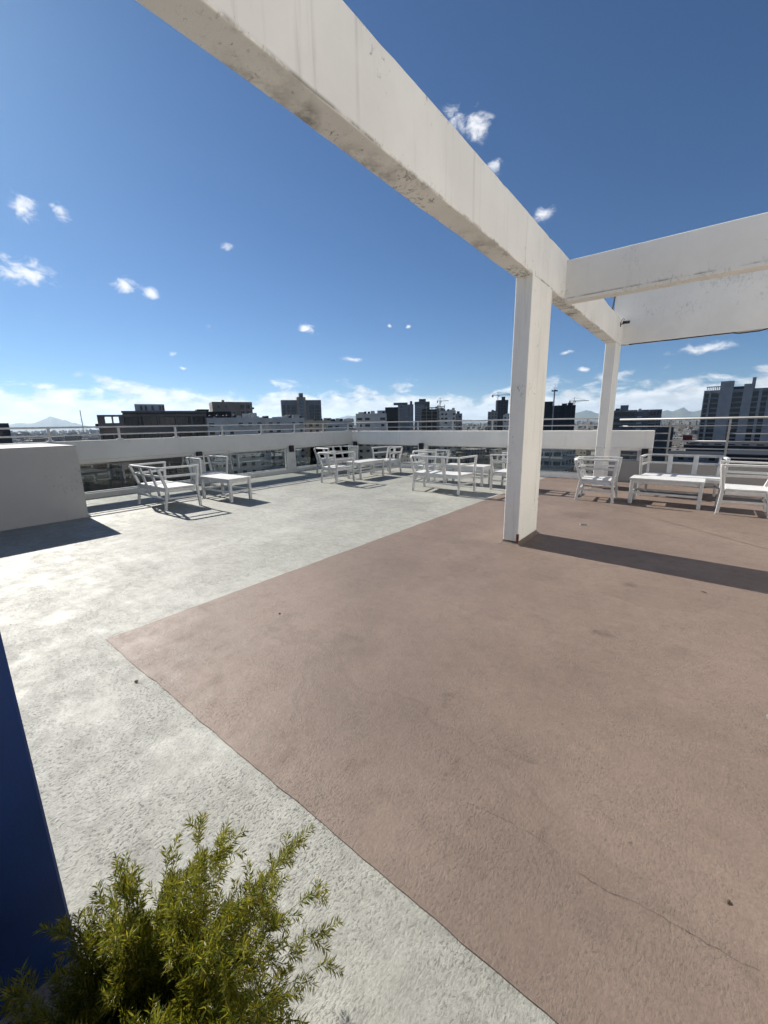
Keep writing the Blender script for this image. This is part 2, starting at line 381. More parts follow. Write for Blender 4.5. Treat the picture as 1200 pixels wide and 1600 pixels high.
# hairline crack across the mauve coat
def crack(pts, w):
    mb = MB(); pp = []
    for i in range(len(pts)-1):
        a, b_ = Vector(pts[i]), Vector(pts[i+1]); k = max(2, int((b_-a).length/.012))
        for j in range(k):
            q = a.lerp(b_, j/k); pp.append((q.x + .0045*mnoise.noise((q.x*60, q.y*60, 0)), q.y + .008*mnoise.noise((q.x*45, 7, q.y*45))))
    for i in range(len(pp)-1):
        ww = w*(.35 + abs(mnoise.noise((pp[i][0]*30, 3, 1)))*1.3); w2 = w*(.35 + abs(mnoise.noise((pp[i+1][0]*30, 3, 1)))*1.3)
        mb.add([(pp[i][0], pp[i][1]-ww/2, .0062), (pp[i+1][0], pp[i+1][1]-w2/2, .0062), (pp[i+1][0], pp[i+1][1]+w2/2, .0062), (pp[i][0], pp[i][1]+ww/2, .0062)], [(0,1,2,3)])
    mb.build('crack', 'crack_dark', flo)
crack([(-.60, 1.275), (-.45, 1.30), (-.338, 1.305), (-.27, 1.31), (-.235, 1.29)], .0014)
crack([(-.165, 1.268), (-.07, 1.267), (.02, 1.289), (.121, 1.292), (.229, 1.296), (.32, 1.306)], .0018)

# white stair house the pergola runs into, right of the picture: its sunlit side faces the terrace
sh = MB().box(4.25, 9.4, -5.5, 11.0, 0, 4.9).box(4.1, 9.5, -5.6, 11.1, 4.901, 5.15).build('terrace_building', 'brightened_paint', None, kind='structure')
MB().box(-1.29, 4.24, -5.5, -1.6, 0, 3.6).build('terrace_building', 'blue_paint', None, kind='structure')
# ------------------------------------------------------------------ pergola frame
pg = thing('pergola_frame', 'weathered white concrete pergola of beams on two rectangular columns', 'pergola')
BX0, BX1 = -1.893, -1.695; ZB, ZT = 3.122, 3.635
def rough_beam(name, material, x0, x1, y0, y1, z0, z1, seg_axis, parent, chip=.006, bevel=.008):
    """concrete member cut into short lengths so that its arrises can be slightly uneven"""
    bm = bmesh.new(); bmesh.ops.create_cube(bm, size=1)
    for v in bm.verts: v.co = Vector((x0+(v.co.x+.5)*(x1-x0), y0+(v.co.y+.5)*(y1-y0), z0+(v.co.z+.5)*(z1-z0)))
    ln = (x1-x0, y1-y0, z1-z0)[seg_axis]; cuts = max(2, int(ln/.11))
    es = [e for e in bm.edges if abs((e.verts[0].co-e.verts[1].co)[seg_axis]) > ln*.9]
    bmesh.ops.bevel(bm, geom=es, offset=bevel, segments=2, affect='EDGES', profile=.5)
    es = [e for e in bm.edges if abs((e.verts[0].co-e.verts[1].co)[seg_axis]) > ln*.9]
    bmesh.ops.subdivide_edges(bm, edges=es, cuts=cuts)
    c = Vector(((x0+x1)/2, (y0+y1)/2, (z0+z1)/2))
    for v in bm.verts:
        t = v.co[seg_axis]
        if abs(t - (x0, y0, z0)[seg_axis]) < 1e-4 or abs(t - (x1, y1, z1)[seg_axis]) < 1e-4: continue
        for a in range(3):
            if a == seg_axis: continue
            q = v.co*1.0; s_ = 1 if v.co[a] > c[a] else -1
            v.co[a] += chip*.6*mnoise.noise((q.x*1.3+a*9, q.y*1.3, q.z*1.3)) - s_*max(0, mnoise.noise((q.x*7+31, q.y*7+a*5, q.z*7))-.25)*chip*1.5
    me = bpy.data.meshes.new(name); bm.to_mesh(me); bm.free()
    return link(name, me, material, parent)
rough_beam('main_beam', 'pergola_paint', BX0, BX1, -1.2, 10.768, ZB, ZT, 1, pg, .011)
rough_beam('column', 'column_paint', BX0+.002, BX1-.002, 4.88, 5.60, -.02, ZB-.001, 2, pg, .004)
rough_beam('column', 'column_paint', BX0+.002, BX1-.002, 10.13, 10.76, -.02, ZB-.001, 2, pg, .004)
rough_beam('cross_beam', 'fascia_paint', BX1+.001, 4.249, 6.13, 6.325, 3.09, 3.595, 0, pg, .011)
rough_beam('fascia_panel', 'fascia_paint', -1.90, 4.249, 10.772, 10.96, 3.155, 4.34, 0, pg, .004)
rough_beam('cross_beam', 'pergola_paint', BX1+.001, 4.249, .9, 1.1, 3.09, 3.595, 0, pg).location = (0, -2.0, 0)
def cove(x0, x1, y0, y1, material, r=.075, parent=None):
    mb = MB(); prof = [(r*(1-math.sin(a)), r*(1-math.cos(a))) for a in [i*math.pi/12 for i in range(7)]]   # out, up
    rings = []
    for o_, u_ in prof: rings.append([(x0-o_, y0-o_, u_+.005), (x1+o_, y0-o_, u_+.005), (x1+o_, y1+o_, u_+.005), (x0-o_, y1+o_, u_+.005)])
    vs = [v for q in rings for v in q]; fs = []
    for i in range(len(rings)-1):
        for j in range(4): fs.append((4*i+j, 4*i+(j+1)%4, 4*i+4+(j+1)%4, 4*i+4+j))
    return mb.add(vs, fs).build('cove', material, parent)
cove(BX0, BX1, 4.88, 5.60, 'floor_mauve', .05, pg); cove(BX0, BX1, 10.13, 10.76, 'floor_mauve', .05, pg)
MB().box(BX1-.024, BX1+.002, 4.877, 4.90, .05, .15).build('rust_streak', 'rust', pg)
# cable clipped under the fascia, drop cable, camera
mb = MB(); pts = []
for i in range(60):
    x = -1.55 + i*.097; pts.append((x, 10.79, 3.148 - .012*max(0, mnoise.noise((x*2.1, 3, 0))) - (.022 if .25 < x < .65 else 0)))
tag(mb.tube(pts, .011, 6).build('roof_cable', 'cable_black'), 'black cable clipped along the underside of the pergola fascia panel', 'cable')
mb = MB(); tag(mb.tube([(-1.945, 10.74, 3.60), (-1.945, 10.745, 3.8), (-1.93, 10.745, 4.0), (-1.90, 10.745, 4.3)], .016, 6).build('drop_cable', 'cable_black'), 'short black cable hanging beside the end of the pergola fascia', 'cable')
cc = thing('security_camera', 'small black security camera on a bracket above the far pergola column', 'camera', (BX1, 10.42, 3.52))
MB().box(0, .012, -.03, .03, -.05, .04).build('base_plate', 'lamp_grey', cc, .003)
MB().tube([(.01, 0, 0), (.06, -.01, .0), (.075, -.02, .03)], .009, 6).build('bracket', 'lamp_grey', cc)
MB().bar((.05, .02, .03), (.17, -.10, .005), .06, .055).build('camera_body', 'black_plastic', cc, .008)
MB().tube([(.0, .06, .06), (.03, .05, .12), (.06, .03, .10), (.05, .02, .055)], .005, 5).build('wire', 'cable_black', cc)

# ------------------------------------------------------------------ parapets
PT = .16                                     # wall thickness
ZK, ZS, ZP = .12, .80, 1.275                 # kerb top, soffit, parapet top
def pane(parent, x0, x1, y0, y1, z0, z1):
    g = box('glass_pane', 'pane_glass', x0, x1, y0, y1, z0, z1, parent)
    return g
lp = thing('parapet_wall', 'long grey parapet beam on piers with low glass panes, behind the concrete block', 'parapet wall', (XL, 0, 0))
box('top_beam', 'parapet_paint', -PT, 0, -4, YF+PT, ZS+.05, ZP, lp, .008)
box('soffit_strip', 'parapet_paint', -PT+.01, -.02, -4, YF, ZS, ZS+.049, lp)
box('kerb', 'parapet_paint', -PT, .02, -4, YF, -.02, ZK, lp, .006)
cuts = [-4., -.85, 2.35, 5.50, 8.65, 11.70]; pw = .17
for i, yc in enumerate(cuts):
    box('pier', 'parapet_paint', -PT+.006, -.008, yc-pw, min(yc+pw, YF-.003), ZK+.001, ZS-.001, lp)
    if i < len(cuts)-1:
        a, b_ = yc+pw, cuts[i+1]-pw
        gp = pane(lp, -.085, -.077, a+.02, b_-.02, ZK+.03, ZS-.02)
        f = MB()
        f.box(-.10, -.06, a+.002, a+.028, ZK+.002, ZS-.002); f.box(-.10, -.06, b_-.028, b_-.002, ZK+.002, ZS-.002)
        f.box(-.10, -.06, a+.03, b_-.03, ZK+.002, ZK+.028); f.box(-.10, -.06, a+.03, b_-.03, ZS-.028, ZS-.002)
        f.build('pane_frame', 'frame_alu', gp)
fp = thing('parapet_wall', 'pale parapet beam on piers with glass panes below, running behind the far column', 'parapet wall', (0, YF, 0))
XE = -.94
box('top_beam', 'brightened_paint', XL+.002, XE, 0, PT, ZS+.045, 1.268, fp, .008)
box('soffit_strip', 'brightened_paint', XL+.002, XE-.005, .02, PT-.01, ZS-.01, ZS+.044, fp)
box('kerb', 'brightened_paint', XL+.022, -1.95, -.02, PT, -.02, ZK+.02, fp, .006)
cuts = [-10.62, -7.47, -4.35, -1.78]
for i, xc in enumerate(cuts):
    box('pier', 'brightened_paint', max(xc-.17, XL+.004), xc+.17, .008, PT-.006, ZK+.021, ZS-.011, fp)
    if i < len(cuts)-1:
        a, b_ = xc+.17, cuts[i+1]-.17
        gp = pane(fp, a+.02, b_-.02, .077, .085, ZK+.05, ZS-.03)
        f = MB()
        f.box(a+.002, a+.028, .06, .10, ZK+.022, ZS-.012); f.box(b_-.028, b_-.002, .06, .10, ZK+.022, ZS-.012)
        f.box(a+.03, b_-.03, .06, .10, ZK+.022, ZK+.046); f.box(a+.03, b_-.03, .06, .10, ZS-.036, ZS-.012)
        f.build('pane_frame', 'frame_alu', gp)
box('low_wall', 'low_paint', -1.945, 7., -.01, PT, -.02, .535, fp, .008)
box('pier', 'parapet_paint', -1.24, XE-.004, .004, PT-.004, .536, ZS-.011, fp)
gp = pane(fp, -1.60, -1.25, .077, .085, .56, ZS-.03)
f = MB(); f.box(-1.60, -1.245, .06, .10, .537, .557); f.box(-1.60, -1.245, .06, .10, .66, .675); f.box(-1.60, -1.245, .06, .10, ZS-.034, ZS-.012); f.build('pane_frame', 'frame_alu', gp)
# white box of the terrace: solid masonry block
bk = tag(MB().box(XL+.003, -8.47, -3.9, 2.25, -.02, 1.262).build('masonry_block', 'block_paint', None, .012), 'large plain grey masonry block standing against the parapet', 'masonry block')

# railings
def rail_thing(label):
    return thing('railing', label, 'railing')
rl = rail_thing('white two-bar railing on the long parapet beside the masonry block')
MB().bar((XL-.07, -4, 1.565), (XL-.07, YF+.09, 1.565), .06, .036).build('top_rail', 'rail_paint', rl, .006)
MB().bar((XL-.07, -4, 1.40), (XL-.07, YF+.05, 1.40), .035, .03).build('middle_rail', 'rail_paint', rl, .004)
yp = 11.48
while yp > -4:
    po = MB().bar((XL-.07, yp, ZP-.005), (XL-.07, yp, 1.546), .045, .045).build('post', 'rail_paint', rl, .004)
    MB().box(XL-.13, XL-.01, yp-.06, yp+.06, ZP+.001, ZP+.022).build('base_plate', 'rail_paint', po)
    yp -= 1.295
rf = rail_thing('white two-bar railing with bright top rail on the parapet facing the towers')
MB().bar((XL-.02, YF+.07, 1.572), (BX0-.03, YF+.07, 1.572), .06, .036).build('top_rail', 'rail_paint', rf, .006)
MB().bar((XL-.02, YF+.07, 1.40), (BX0-.03, YF+.07, 1.40), .035, .03).build('middle_rail', 'rail_paint', rf, .004)
for xp in (-10.34, -9.01, -7.68, -6.36, -5.03, -3.71, -2.43):
    po = MB().bar((xp, YF+.07, 1.26), (xp, YF+.07, 1.553), .045, .045).build('post', 'rail_paint', rf, .004)
    MB().box(xp-.06, xp+.06, YF+.01, YF+.13, 1.269, 1.288).build('base_plate', 'rail_paint', po)
rr = rail_thing('tall grey railing of six thin bars on the low wall behind the white sofa')
MB().tube([(-1.70, YF+.075, 1.53), (7., YF+.075, 1.53)], .024, 8).build('top_rail', 'rail_grey', rr, smooth_=True)
for zr in (1.37, 1.03, .86, .675):
    x0 = -1.70 if zr > 1.3 else XE+.006
    MB().tube([(x0, YF+.075, zr), (7., YF+.075, zr)], .015, 8).build('bar', 'rail_grey', rr, smooth_=True)
for a, b_ in ((XE+.006, -.65), (.41, 7.)):
    MB().tube([(a, YF+.075, 1.20), (b_, YF+.075, 1.20)], .015, 8).build('bar', 'rail_grey', rr, smooth_=True)
for xp in (-.65, .41, 1.47, 2.53, 3.59, 4.65, 5.7):
    MB().box(xp-.02, xp+.02, YF+.055, YF+.095, .53, 1.512).build('post', 'rail_grey', rr, .004)
# wall lights on the piers
def wall_light(loc, rz, label):
    w = thing('wall_light', label, 'wall light', loc, rz, 'wall lights on the parapet piers')
    MB().box(-.035, .035, -.02, .0, -.07, .07).build('back_plate', 'lamp_grey', w)
    MB().box(-.07, .07, -.11, -.02, -.11, .10).build('housing', 'black_plastic', w, .006)
    MB().box(-.055, .055, -.10, -.03, -.118, -.1095).build('lens', 'frame_alu', w)
for yc, lb in ((2.35, 'black box wall light on the pier beside the masonry block'), (5.50, 'black box wall light on the pier behind the armchair by the long parapet'), (8.62, 'black box wall light on the pier left of the corner sofa')):
    wall_light((XL-.008, yc, .78), R(90), lb)
wall_light((-10.45, YF+.008, .78), 0, 'black box wall light in the corner where the parapets meet')
wall_light((-7.47, YF+.008, .77), 0, 'black box wall light on the pier between two glass panes facing the towers')
wall_light((-4.35, YF+.008, .77), 0, 'black box wall light on the pier hidden by the near column')
wall_light((-1.08, YF+.004, .74), 0, 'black box wall light above the low wall beside the far column')

# ------------------------------------------------------------------ furniture (white painted wood)
def make_seat(wf, wr, slats, name, label):
    t = thing(name, label, 'sofa' if slats > 1 else 'armchair')
    ST, TOP, MID = .425, .80, .635
    def fpos(z):                                   # front post centre line (half width, y)
        return (wf + .015*max(0, z-.41)/.39, .30 + (.03*(1-z/.41) if z < .41 else .045*(z-.41)/.39))
    def bpos(z): return (wr + .02*max(0, z-.41)/.39, -.25 - (.06*(1-z/.41) if z < .41 else .125*(z-.41)/.39))
    for s in (-1, 1):
        pts = [(s*fpos(z)[0], fpos(z)[1], z) for z in (0, .41, TOP-.016)]
        MB().sweep(pts, .045, .045, (1, 0, 0)).build('front_leg', 'furniture_paint', t, .004)
        pts = [(s*bpos(z)[0], bpos(z)[1], z) for z in (0, .41, TOP-.016)]
        MB().sweep(pts, .045, .045, (1, 0, 0)).build('back_leg', 'furniture_paint', t, .004)
    # seat board and apron
    MB().prism([(-wr-.01, -.262), (wr+.01, -.262), (wf-.005, .268), (-wf+.005, .268)], ST-.028, ST).build('seat', 'furniture_paint', t, .004)
    ap = MB(); za = ST-.06
    ap.bar((-wf+.02, .285, za), (wf-.02, .285, za), .028, .06).bar((-wr+.02, -.245, za), (wr-.02, -.245, za), .028, .06)
    for s in (-1, 1): ap.bar((s*wr, -.23, za-.002), (s*wf, .27, za-.002), .028, .058)
    ap.build('seat_frame', 'furniture_paint', t)
    for nm, z, w, h in (('top_rail', TOP, .055, .032), ('middle_rail', MID, .026, .04)):
        f_, b_ = fpos(z), bpos(z); ex = .02 if nm == 'top_rail' else -.02
        MB().sweep([(-f_[0], f_[1]+ex, z), (-b_[0]-.012, b_[1]+.06, z), (-b_[0]+.055, b_[1], z), (b_[0]-.055, b_[1], z), (b_[0]+.012, b_[1]+.06, z), (f_[0], f_[1]+ex, z)], w, h).build(nm, 'furniture_paint', t, .003)
    zs = .215
    for s in (-1, 1):
        MB().bar((s*bpos(zs)[0], bpos(zs)[1]+.02, zs), (s*fpos(zs)[0], fpos(zs)[1]-.02, zs), .026, .036).build('stretcher', 'furniture_paint', t, .003)
    MB().bar((-wr+.02, bpos(zs)[1], zs), (wr-.02, bpos(zs)[1], zs), .026, .036).build('stretcher', 'furniture_paint', t, .003)
    for k in range(slats):
        x = 0 if slats == 1 else (-1+2*k)*wr*.36
        MB().sweep([(x, -.262+.035, .22), (x, -.262, .41), (x*1.03, bpos(TOP-.02)[1]+.015, TOP-.014)], .022, .085, (1, 0, 0)).build('back_slat', 'furniture_paint', t, .003)
    return t
def make_table(L, W, label):
    t = thing('coffee_table', label, 'coffee table'); hx, hy, Ht = L/2, W/2, .485
    k = 3
    for i in range(k):                            # three planks
        w = (2*hy+.03)/k; y0 = -hy-.015+i*w
        MB().box(-hx-.02, hx+.02, y0+.0015, y0+w-.0015, Ht-.032, Ht).build('plank', 'furniture_paint', t, .003)
    for sx in (-1, 1):
        for sy in (-1, 1): MB().box(sx*hx-.0275-sx*.02, sx*hx+.0275-sx*.02, sy*hy-.0275-sy*.02, sy*hy+.0275-sy*.02, 0, Ht-.033).build('leg', 'furniture_paint', t, .004)
    for sy in (-1, 1): MB().box(-hx+.05, hx-.05, sy*(hy-.02)-.013, sy*(hy-.02)+.013, Ht-.095, Ht-.034).build('apron', 'furniture_paint', t)
    for sx in (-1, 1):
        MB().box(sx*(hx-.02)-.013, sx*(hx-.02)+.013, -hy+.05, hy-.05, Ht-.095, Ht-.034).build('apron', 'furniture_paint', t)
        MB().box(sx*(hx-.02)-.013, sx*(hx-.02)+.013, -hy+.05, hy-.05, .19, .23).build('stretcher', 'furniture_paint', t)
    for sy in (-1, 1): MB().box(-hx+.036, hx-.036, sy*(hy-.02)-.013, sy*(hy-.02)+.013, .191, .229).build('stretcher', 'furniture_paint', t)
    return t
sofa0 = make_seat(.66, .58, 2, 'sofa', ''); chair0 = make_seat(.335, .265, 1, 'armchair', ''); table0 = make_table(1.06, .50, '')
used = set()
def place(proto, x, y, rz, label, group):
    o = proto if proto.name not in used else copy_tree(proto)
    used.add(proto.name); o.location = (x, y, 0); o.rotation_euler = (0, 0, R(rz)); tag(o, label, proto['category'], group); return o
GS, GA, GT = 'white wooden sofas on the terrace', 'white wooden armchairs on the terrace', 'white wooden coffee tables on the terrace'
# local front is +y;  rz 0 faces +y, -90 faces +x, 180 faces -y, 90 faces -x
place(sofa0, -8.42, 3.60, 1, 'white wooden sofa nearest the masonry block, its back to the open floor', GS)
place(chair0, -9.50, 5.08, -88, 'white wooden armchair against the long parapet, beside the masonry block end', GA)
place(table0, -8.03, 4.68, 2, 'white low table between the masonry block sofa and the long parapet', GT)
place(chair0, -7.75, 7.78, 2, 'white wooden armchair with its back to the open floor, in the corner group', GA)
place(table0, -7.72, 8.98, 90, 'white low table in the middle of the corner seating group', GT)
place(chair0, -7.77, 10.12, 178, 'white wooden armchair by the glass panes, facing the corner group table', GA)
place(sofa0, -9.36, 9.42, -90, 'white wooden sofa in the parapet corner, facing the low table', GS)
place(sofa0, -4.62, 8.02, 1, 'white wooden sofa standing half on the mauve edge left of the near column', GS)
place(table0, -4.62, 9.30, 0, 'white low table behind the sofa beside the near column', GT)
place(chair0, -5.66, 9.22, -88, 'white wooden armchair turned sideways at the free end of the sofa near the column', GA)
place(chair0, -3.42, 9.10, 90, 'white wooden armchair half hidden by the near column', GA)
place(chair0, -1.56, 8.78, -87, 'white wooden armchair on the mauve floor in front of the far column', GA)
place(table0, -.44, 8.90, -1, 'white low table on the mauve floor in front of the sofa by the tall railing', GT)
place(sofa0, -.28, 10.02, 181, 'white wooden sofa on the mauve floor facing out from the tall railing', GS)
place(chair0, .64, 8.77, 90, 'white wooden armchair on the mauve floor beyond the low table, facing the far column', GA)
# floor drain
dr = thing('floor_drain', 'small square metal floor drain in the mauve floor', 'floor drain', (-1.26, 6.45, .0045), R(20))
MB().box(-.065, .065, -.065, .065, 0, .004).build('frame', 'drain_metal', dr)
for i in range(5): MB().box(-.045, .045, -.045+i*.02, -.037+i*.02, .004, .0055).build('slot', 'crack_dark', dr)
MB().prism([(.432, 2.655), (.455, 2.65), (.47, 2.67), (.46, 2.695), (.44, 2.70), (.435, 2.68)], .0045, .0055).build('paint_chip', 'drain_metal', flo)

def bit(px, py, L, w, matn, label, rz):
    p = onfloor(px, py); o = MB().add([(-L/2, 0, 0), (-L*.2, w/2, .004), (L*.25, w/2, .005), (L/2, 0, .001), (L*.25, -w/2, .0), (-L*.2, -w/2, .0), (0, 0, .007)],
        [(0,1,6), (1,2,6), (2,3,6), (3,4,6), (4,5,6), (5,0,6)]).build('dry_leaf', matn, None)
    o.location = (p.x, p.y, .006); o.rotation_euler = (0, 0, rz); tag(o, label, 'leaf')
bit(213, 1066, .034, .016, 'bark', 'small brown dry leaf on the pale floor beside the mauve corner', .4)
bit(1138, 1412, .022, .010, 'bark', 'small brown dry leaf on the mauve floor beyond the crack', 1.2)
bit(437, 960, .03, .014, 'bark', 'small dark dry leaf on the mauve floor near its painted corner', 2.0)
bit(1100, 926, .06, .02, 'bark', 'curled dry leaf lying beside the column shadow', 2.6)
# ------------------------------------------------------------------ blue wall and potted fern
bw = tag(MB().box(-1.62, -1.30, -3.2, .125, -.01, 2.6).build('blue_wall', 'blue_paint', None, .006), 'dark blue painted wall end in shade beside the fern', 'wall')
PX, PY = -.76, .13
pot = thing('flower_pot', 'round clay pot holding the asparagus fern', 'flower pot', (PX, PY, 0))
def lathe(prof, n=32):
    mb = MB(); vs = []; fs = []
    for r_, z_ in prof: vs += [(r_*math.cos(2*math.pi*k/n), r_*math.sin(2*math.pi*k/n), z_) for k in range(n)]
    for i in range(len(prof)-1):
        for k in range(n): fs.append((i*n+k, i*n+(k+1)%n, (i+1)*n+(k+1)%n, (i+1)*n+k))
    return mb.add(vs, fs)
lathe([(.001, .002), (.12, .002), (.165, .23), (.185, .23), (.185, .27), (.165, .27), (.16, .235)]).build('shell', 'pot_clay', pot, smooth_=False)
lathe([(.001, .235), (.159, .236)]).build('soil', 'soil', pot)
fern = thing('asparagus_fern', 'bushy green asparagus fern with needle leaves in front of the blue wall', 'plant', (PX, PY, .236))
def make_fern():
    fr = random.Random(11); stems = MB(); lv = []; lf = []
    def leaf(p, d, L, w):
        a = d.cross(Vector((fr.uniform(-1,1), fr.uniform(-1,1), fr.uniform(-1,1))))
        if a.length < 1e-3: return
        a.normalize(); k = len(lv); up = a.cross(d)*L*.08
        lv.extend([p, p+d*(L*.45)+a*(w/2)+up, p+d*L, p+d*(L*.45)-a*(w/2)+up]); lf.append((k, k+1, k+2, k+3))
    def shoot(p, d, L, dens, size):
        """a needle-clad shoot; returns nothing"""
        n = max(3, int(L*dens)); q = p.copy(); dd = d.copy(); step = L/n
        for i in range(n):
            dd = (dd + Vector((fr.uniform(-.05,.05), fr.uniform(-.05,.05), fr.uniform(-.05,.035)))).normalized(); q = q + dd*step
            t = i/n; sz = size*(.55+.6*math.sin(math.pi*(.12+.8*t)))
            side = dd.cross(Vector((0,0,1)));
            side = side.normalized() if side.length > .01 else Vector((1,0,0))
            ph = fr.uniform(0, 6.28)
            for k in range(3 if t < .85 else 4):
                an = ph + k*2.1 + fr.uniform(-.4, .4); o_ = (side*math.cos(an) + dd.cross(side)*math.sin(an))
                leaf(q, (o_*fr.uniform(.65, 1.) + dd*fr.uniform(.45, .9)).normalized(), sz*fr.uniform(.75, 1.2), .0031)
        return q
    for s in range(145):
        az = fr.uniform(0, 2*math.pi); L = fr.uniform(.23, .44); lean = fr.uniform(.15, 1.05) if s > 30 else fr.uniform(.75, 1.2)
        d = Vector((math.cos(az)*math.sin(lean), math.sin(az)*math.sin(lean), math.cos(lean)))
        L *= 1 - .3*max(0, -math.cos(az-.3))
        p = Vector((math.cos(az)*fr.uniform(0,.10), math.sin(az)*fr.uniform(0,.10), 0)); pts = [p.copy()]; n = 14
        kink = Vector((fr.uniform(-.05,.05), fr.uniform(-.05,.05), 0))
        for i in range(n):
            d = (d + Vector((0,0,-.045-.055*(i/n))) + kink*.5 + Vector((fr.uniform(-.04,.04), fr.uniform(-.04,.04), fr.uniform(-.03,.03)))).normalized()
            p = p + d*(L/n); pts.append(p.copy())
            if i > 2:
                for _ in range(2):
                    if fr.random() < .72:
                        sd = d.cross(Vector((fr.uniform(-1,1), fr.uniform(-1,1), fr.uniform(-.3,1)))).normalized()
                        shoot(p, (sd*.8 + d*.7 + Vector((0,0,.15))).normalized(), fr.uniform(.03, .085)*(1.15-.5*i/n), 235, .0215)
        shoot(pts[-2], d, fr.uniform(.04, .09), 235, .0215)
        stems.tube(pts, [.0016*(1-.6*i/n) for i in range(n+1)], 4)
    stems.build('stems', 'fern_stem', fern)
    me = bpy.data.meshes.new('foliage'); me.from_pydata([tuple(v) for v in lv], [], lf)
    link('foliage', me, 'fern_leaf', fern, kind='stuff')
make_fern(); fern.scale = (.9, .9, 1.08)
# ------------------------------------------------------------------ CITY
GZ = -46.
cg = MB(); n = 96; RAD = 31000
cg.v = [(0,0,GZ)] + [(RAD*math.sin(2*math.pi*k/n), RAD*math.cos(2*math.pi*k/n), GZ) for k in range(n)]
cg.f = [(0, 1+(k+1)%n, 1+k) for k in range(n)]
cg.build('city_ground', 'city_ground', None, kind='structure')
# the block the terrace crowns
hb = thing('host_building', 'pale building carrying the roof terrace underfoot', 'building', (0, 0, GZ))
MB().box(XL-.28, 6.9, -14, YF+.28, 0, -GZ-.26).build('wall', 'city_grey', hb)
# mountains
def ridge(px0, px1, D, peaks, label):
    mb = MB(); n = 70; m_ = 7
    for i in range(n+1):
        px = px0 + (px1-px0)*i/n; base = far(px, 655, D); base.z = GZ
        hpx = max([max(0, 1-abs(px-c)/w)**1.2*h for c, h, w in peaks])
        hh = hpx*.85/660*D*(1+.12*mnoise.noise((px*.08, D, 0))) + (25*abs(mnoise.noise((px*.2, 3, D))) if hpx > 0 else 0)
        dr_ = Vector((base.x, base.y, 0)).normalized()
        for j in range(m_+1):
            t = j/m_; w = math.sin(math.pi*t)**1.3; p = base + dr_*((t-.5)*5000)
            mb.v.append((p.x, p.y, GZ-5 + max(0, hh + H - GZ)*w*(1+.18*mnoise.noise((px*.15, t*5, 1)))))
    for i in range(n):
        for j in range(m_): a = i*(m_+1)+j; mb.f.append((a, a+1, a+m_+2, a+m_+1))
    mb.build('mountain', 'mountain', None, smooth_=True, kind='structure')
ridge(-200, 140, 24000, [(82, 17, 70), (30, 9, 80), (-90, 14, 110)], '')
ridge(430, 760, 26000, [(545, 15, 70), (600, 13, 60), (500, 9, 60), (700, 5, 90)], '')
ridge(830, 1420, 22000, [(915, 15, 75), (1065, 17, 28), (1040, 13, 40), (1100, 14, 55), (960, 10, 60), (1230, 20, 120), (1350, 14, 120)], '')

def bldg(label, l, r, top, D, depth, wallmat, tw=0., name='apartment_building', cat='building', group=None):
    """empty at the foot of a building whose front spans the pixels l..r at distance D; local x along the front, -y towards us"""
    a, b_ = far(l, 655, D), far(r, 655, D); a.z = b_.z = 0
    c = (a+b_)/2; W = (b_-a).length; d = b_-a; rz = math.atan2(d.y, d.x) + R(tw)
    zt = far((l+r)/2, top, D).z - GZ
    t = thing(name, label, cat, (c.x, c.y, GZ), rz, group)
    return t, W/max(.5, math.cos(R(tw))), zt
def shell(t, W, Hh, depth, wallmat, rim=.7, zfrom=0.):
    m_ = MB().box(-W/2, W/2, 0, depth, zfrom, Hh-rim)
    w = .25
    if rim: m_.box(-W/2, W/2, 0, w, Hh-rim, Hh).box(-W/2, W/2, depth-w, depth, Hh-rim, Hh).box(-W/2, -W/2+w, w, depth-w, Hh-rim, Hh).box(W/2-w, W/2, w, depth-w, Hh-rim, Hh)
    o = m_.build('wall', wallmat, t)
    if rim: MB().box(-W/2+w+.001, W/2-w-.001, w+.001, depth-w-.001, Hh-rim+.001, Hh-rim+.05).build('roof', 'city_roof', t)
    return o
def grid_windows(t, W, Hh, depth, fl=3.1, bay=3.2, ww=1.5, wh=1.4, zmin=0., skip=.12, matn='window_dark', sills=None, x0=None, x1=None, seed=1, side=True):
    """rows of small windows, far too small to pick apart: one part"""
    g = random.Random(seed); m_ = MB(); s_ = MB()
    x0 = -W/2 if x0 is None else x0; x1 = W/2 if x1 is None else x1
    z = Hh-fl-.3
    while z > zmin:
        nb = max(1, int((x1-x0)/bay)); bw_ = (x1-x0)/nb
        for i in range(nb):
            if g.random() < skip: continue
            c = x0+bw_*(i+.5); k = g.uniform(.75, 1.2)
            m_.box(c-ww/2*k, c+ww/2*k, -.05, .06, z+.75, z+.75+wh)
            if sills: s_.box(c-ww/2*k-.15, c+ww/2*k+.15, -.28, .02, z+.58, z+.74)
        if side:
            nb = max(1, int(depth/bay)); bw_ = depth/nb
            for i in range(nb):
                if g.random() < skip: continue
                c = bw_*(i+.5)
                m_.box(W/2-.06, W/2+.05, c-ww/2, c+ww/2, z+.75, z+.75+wh); m_.box(-W/2-.05, -W/2+.06, c-ww/2, c+ww/2, z+.75, z+.75+wh)
        z -= fl
    if m_.f: m_.build('windows', matn, t, kind='stuff')
    if sills and s_.f: s_.build('sills', sills, t, kind='stuff')
def roof_box(t, x0, x1, y0, y1, z0, z1, matn): return MB().box(x0, x1, y0, y1, z0, z1).build('roof_house', matn, t)

tank_mesh = MB().tube([(0, 0, 0), (0, 0, 1.5), (0, 0, 1.75)], [.7, .7, .3], 10).mesh('water_tank'); tank_mesh.materials.append(MAT['city_black'])
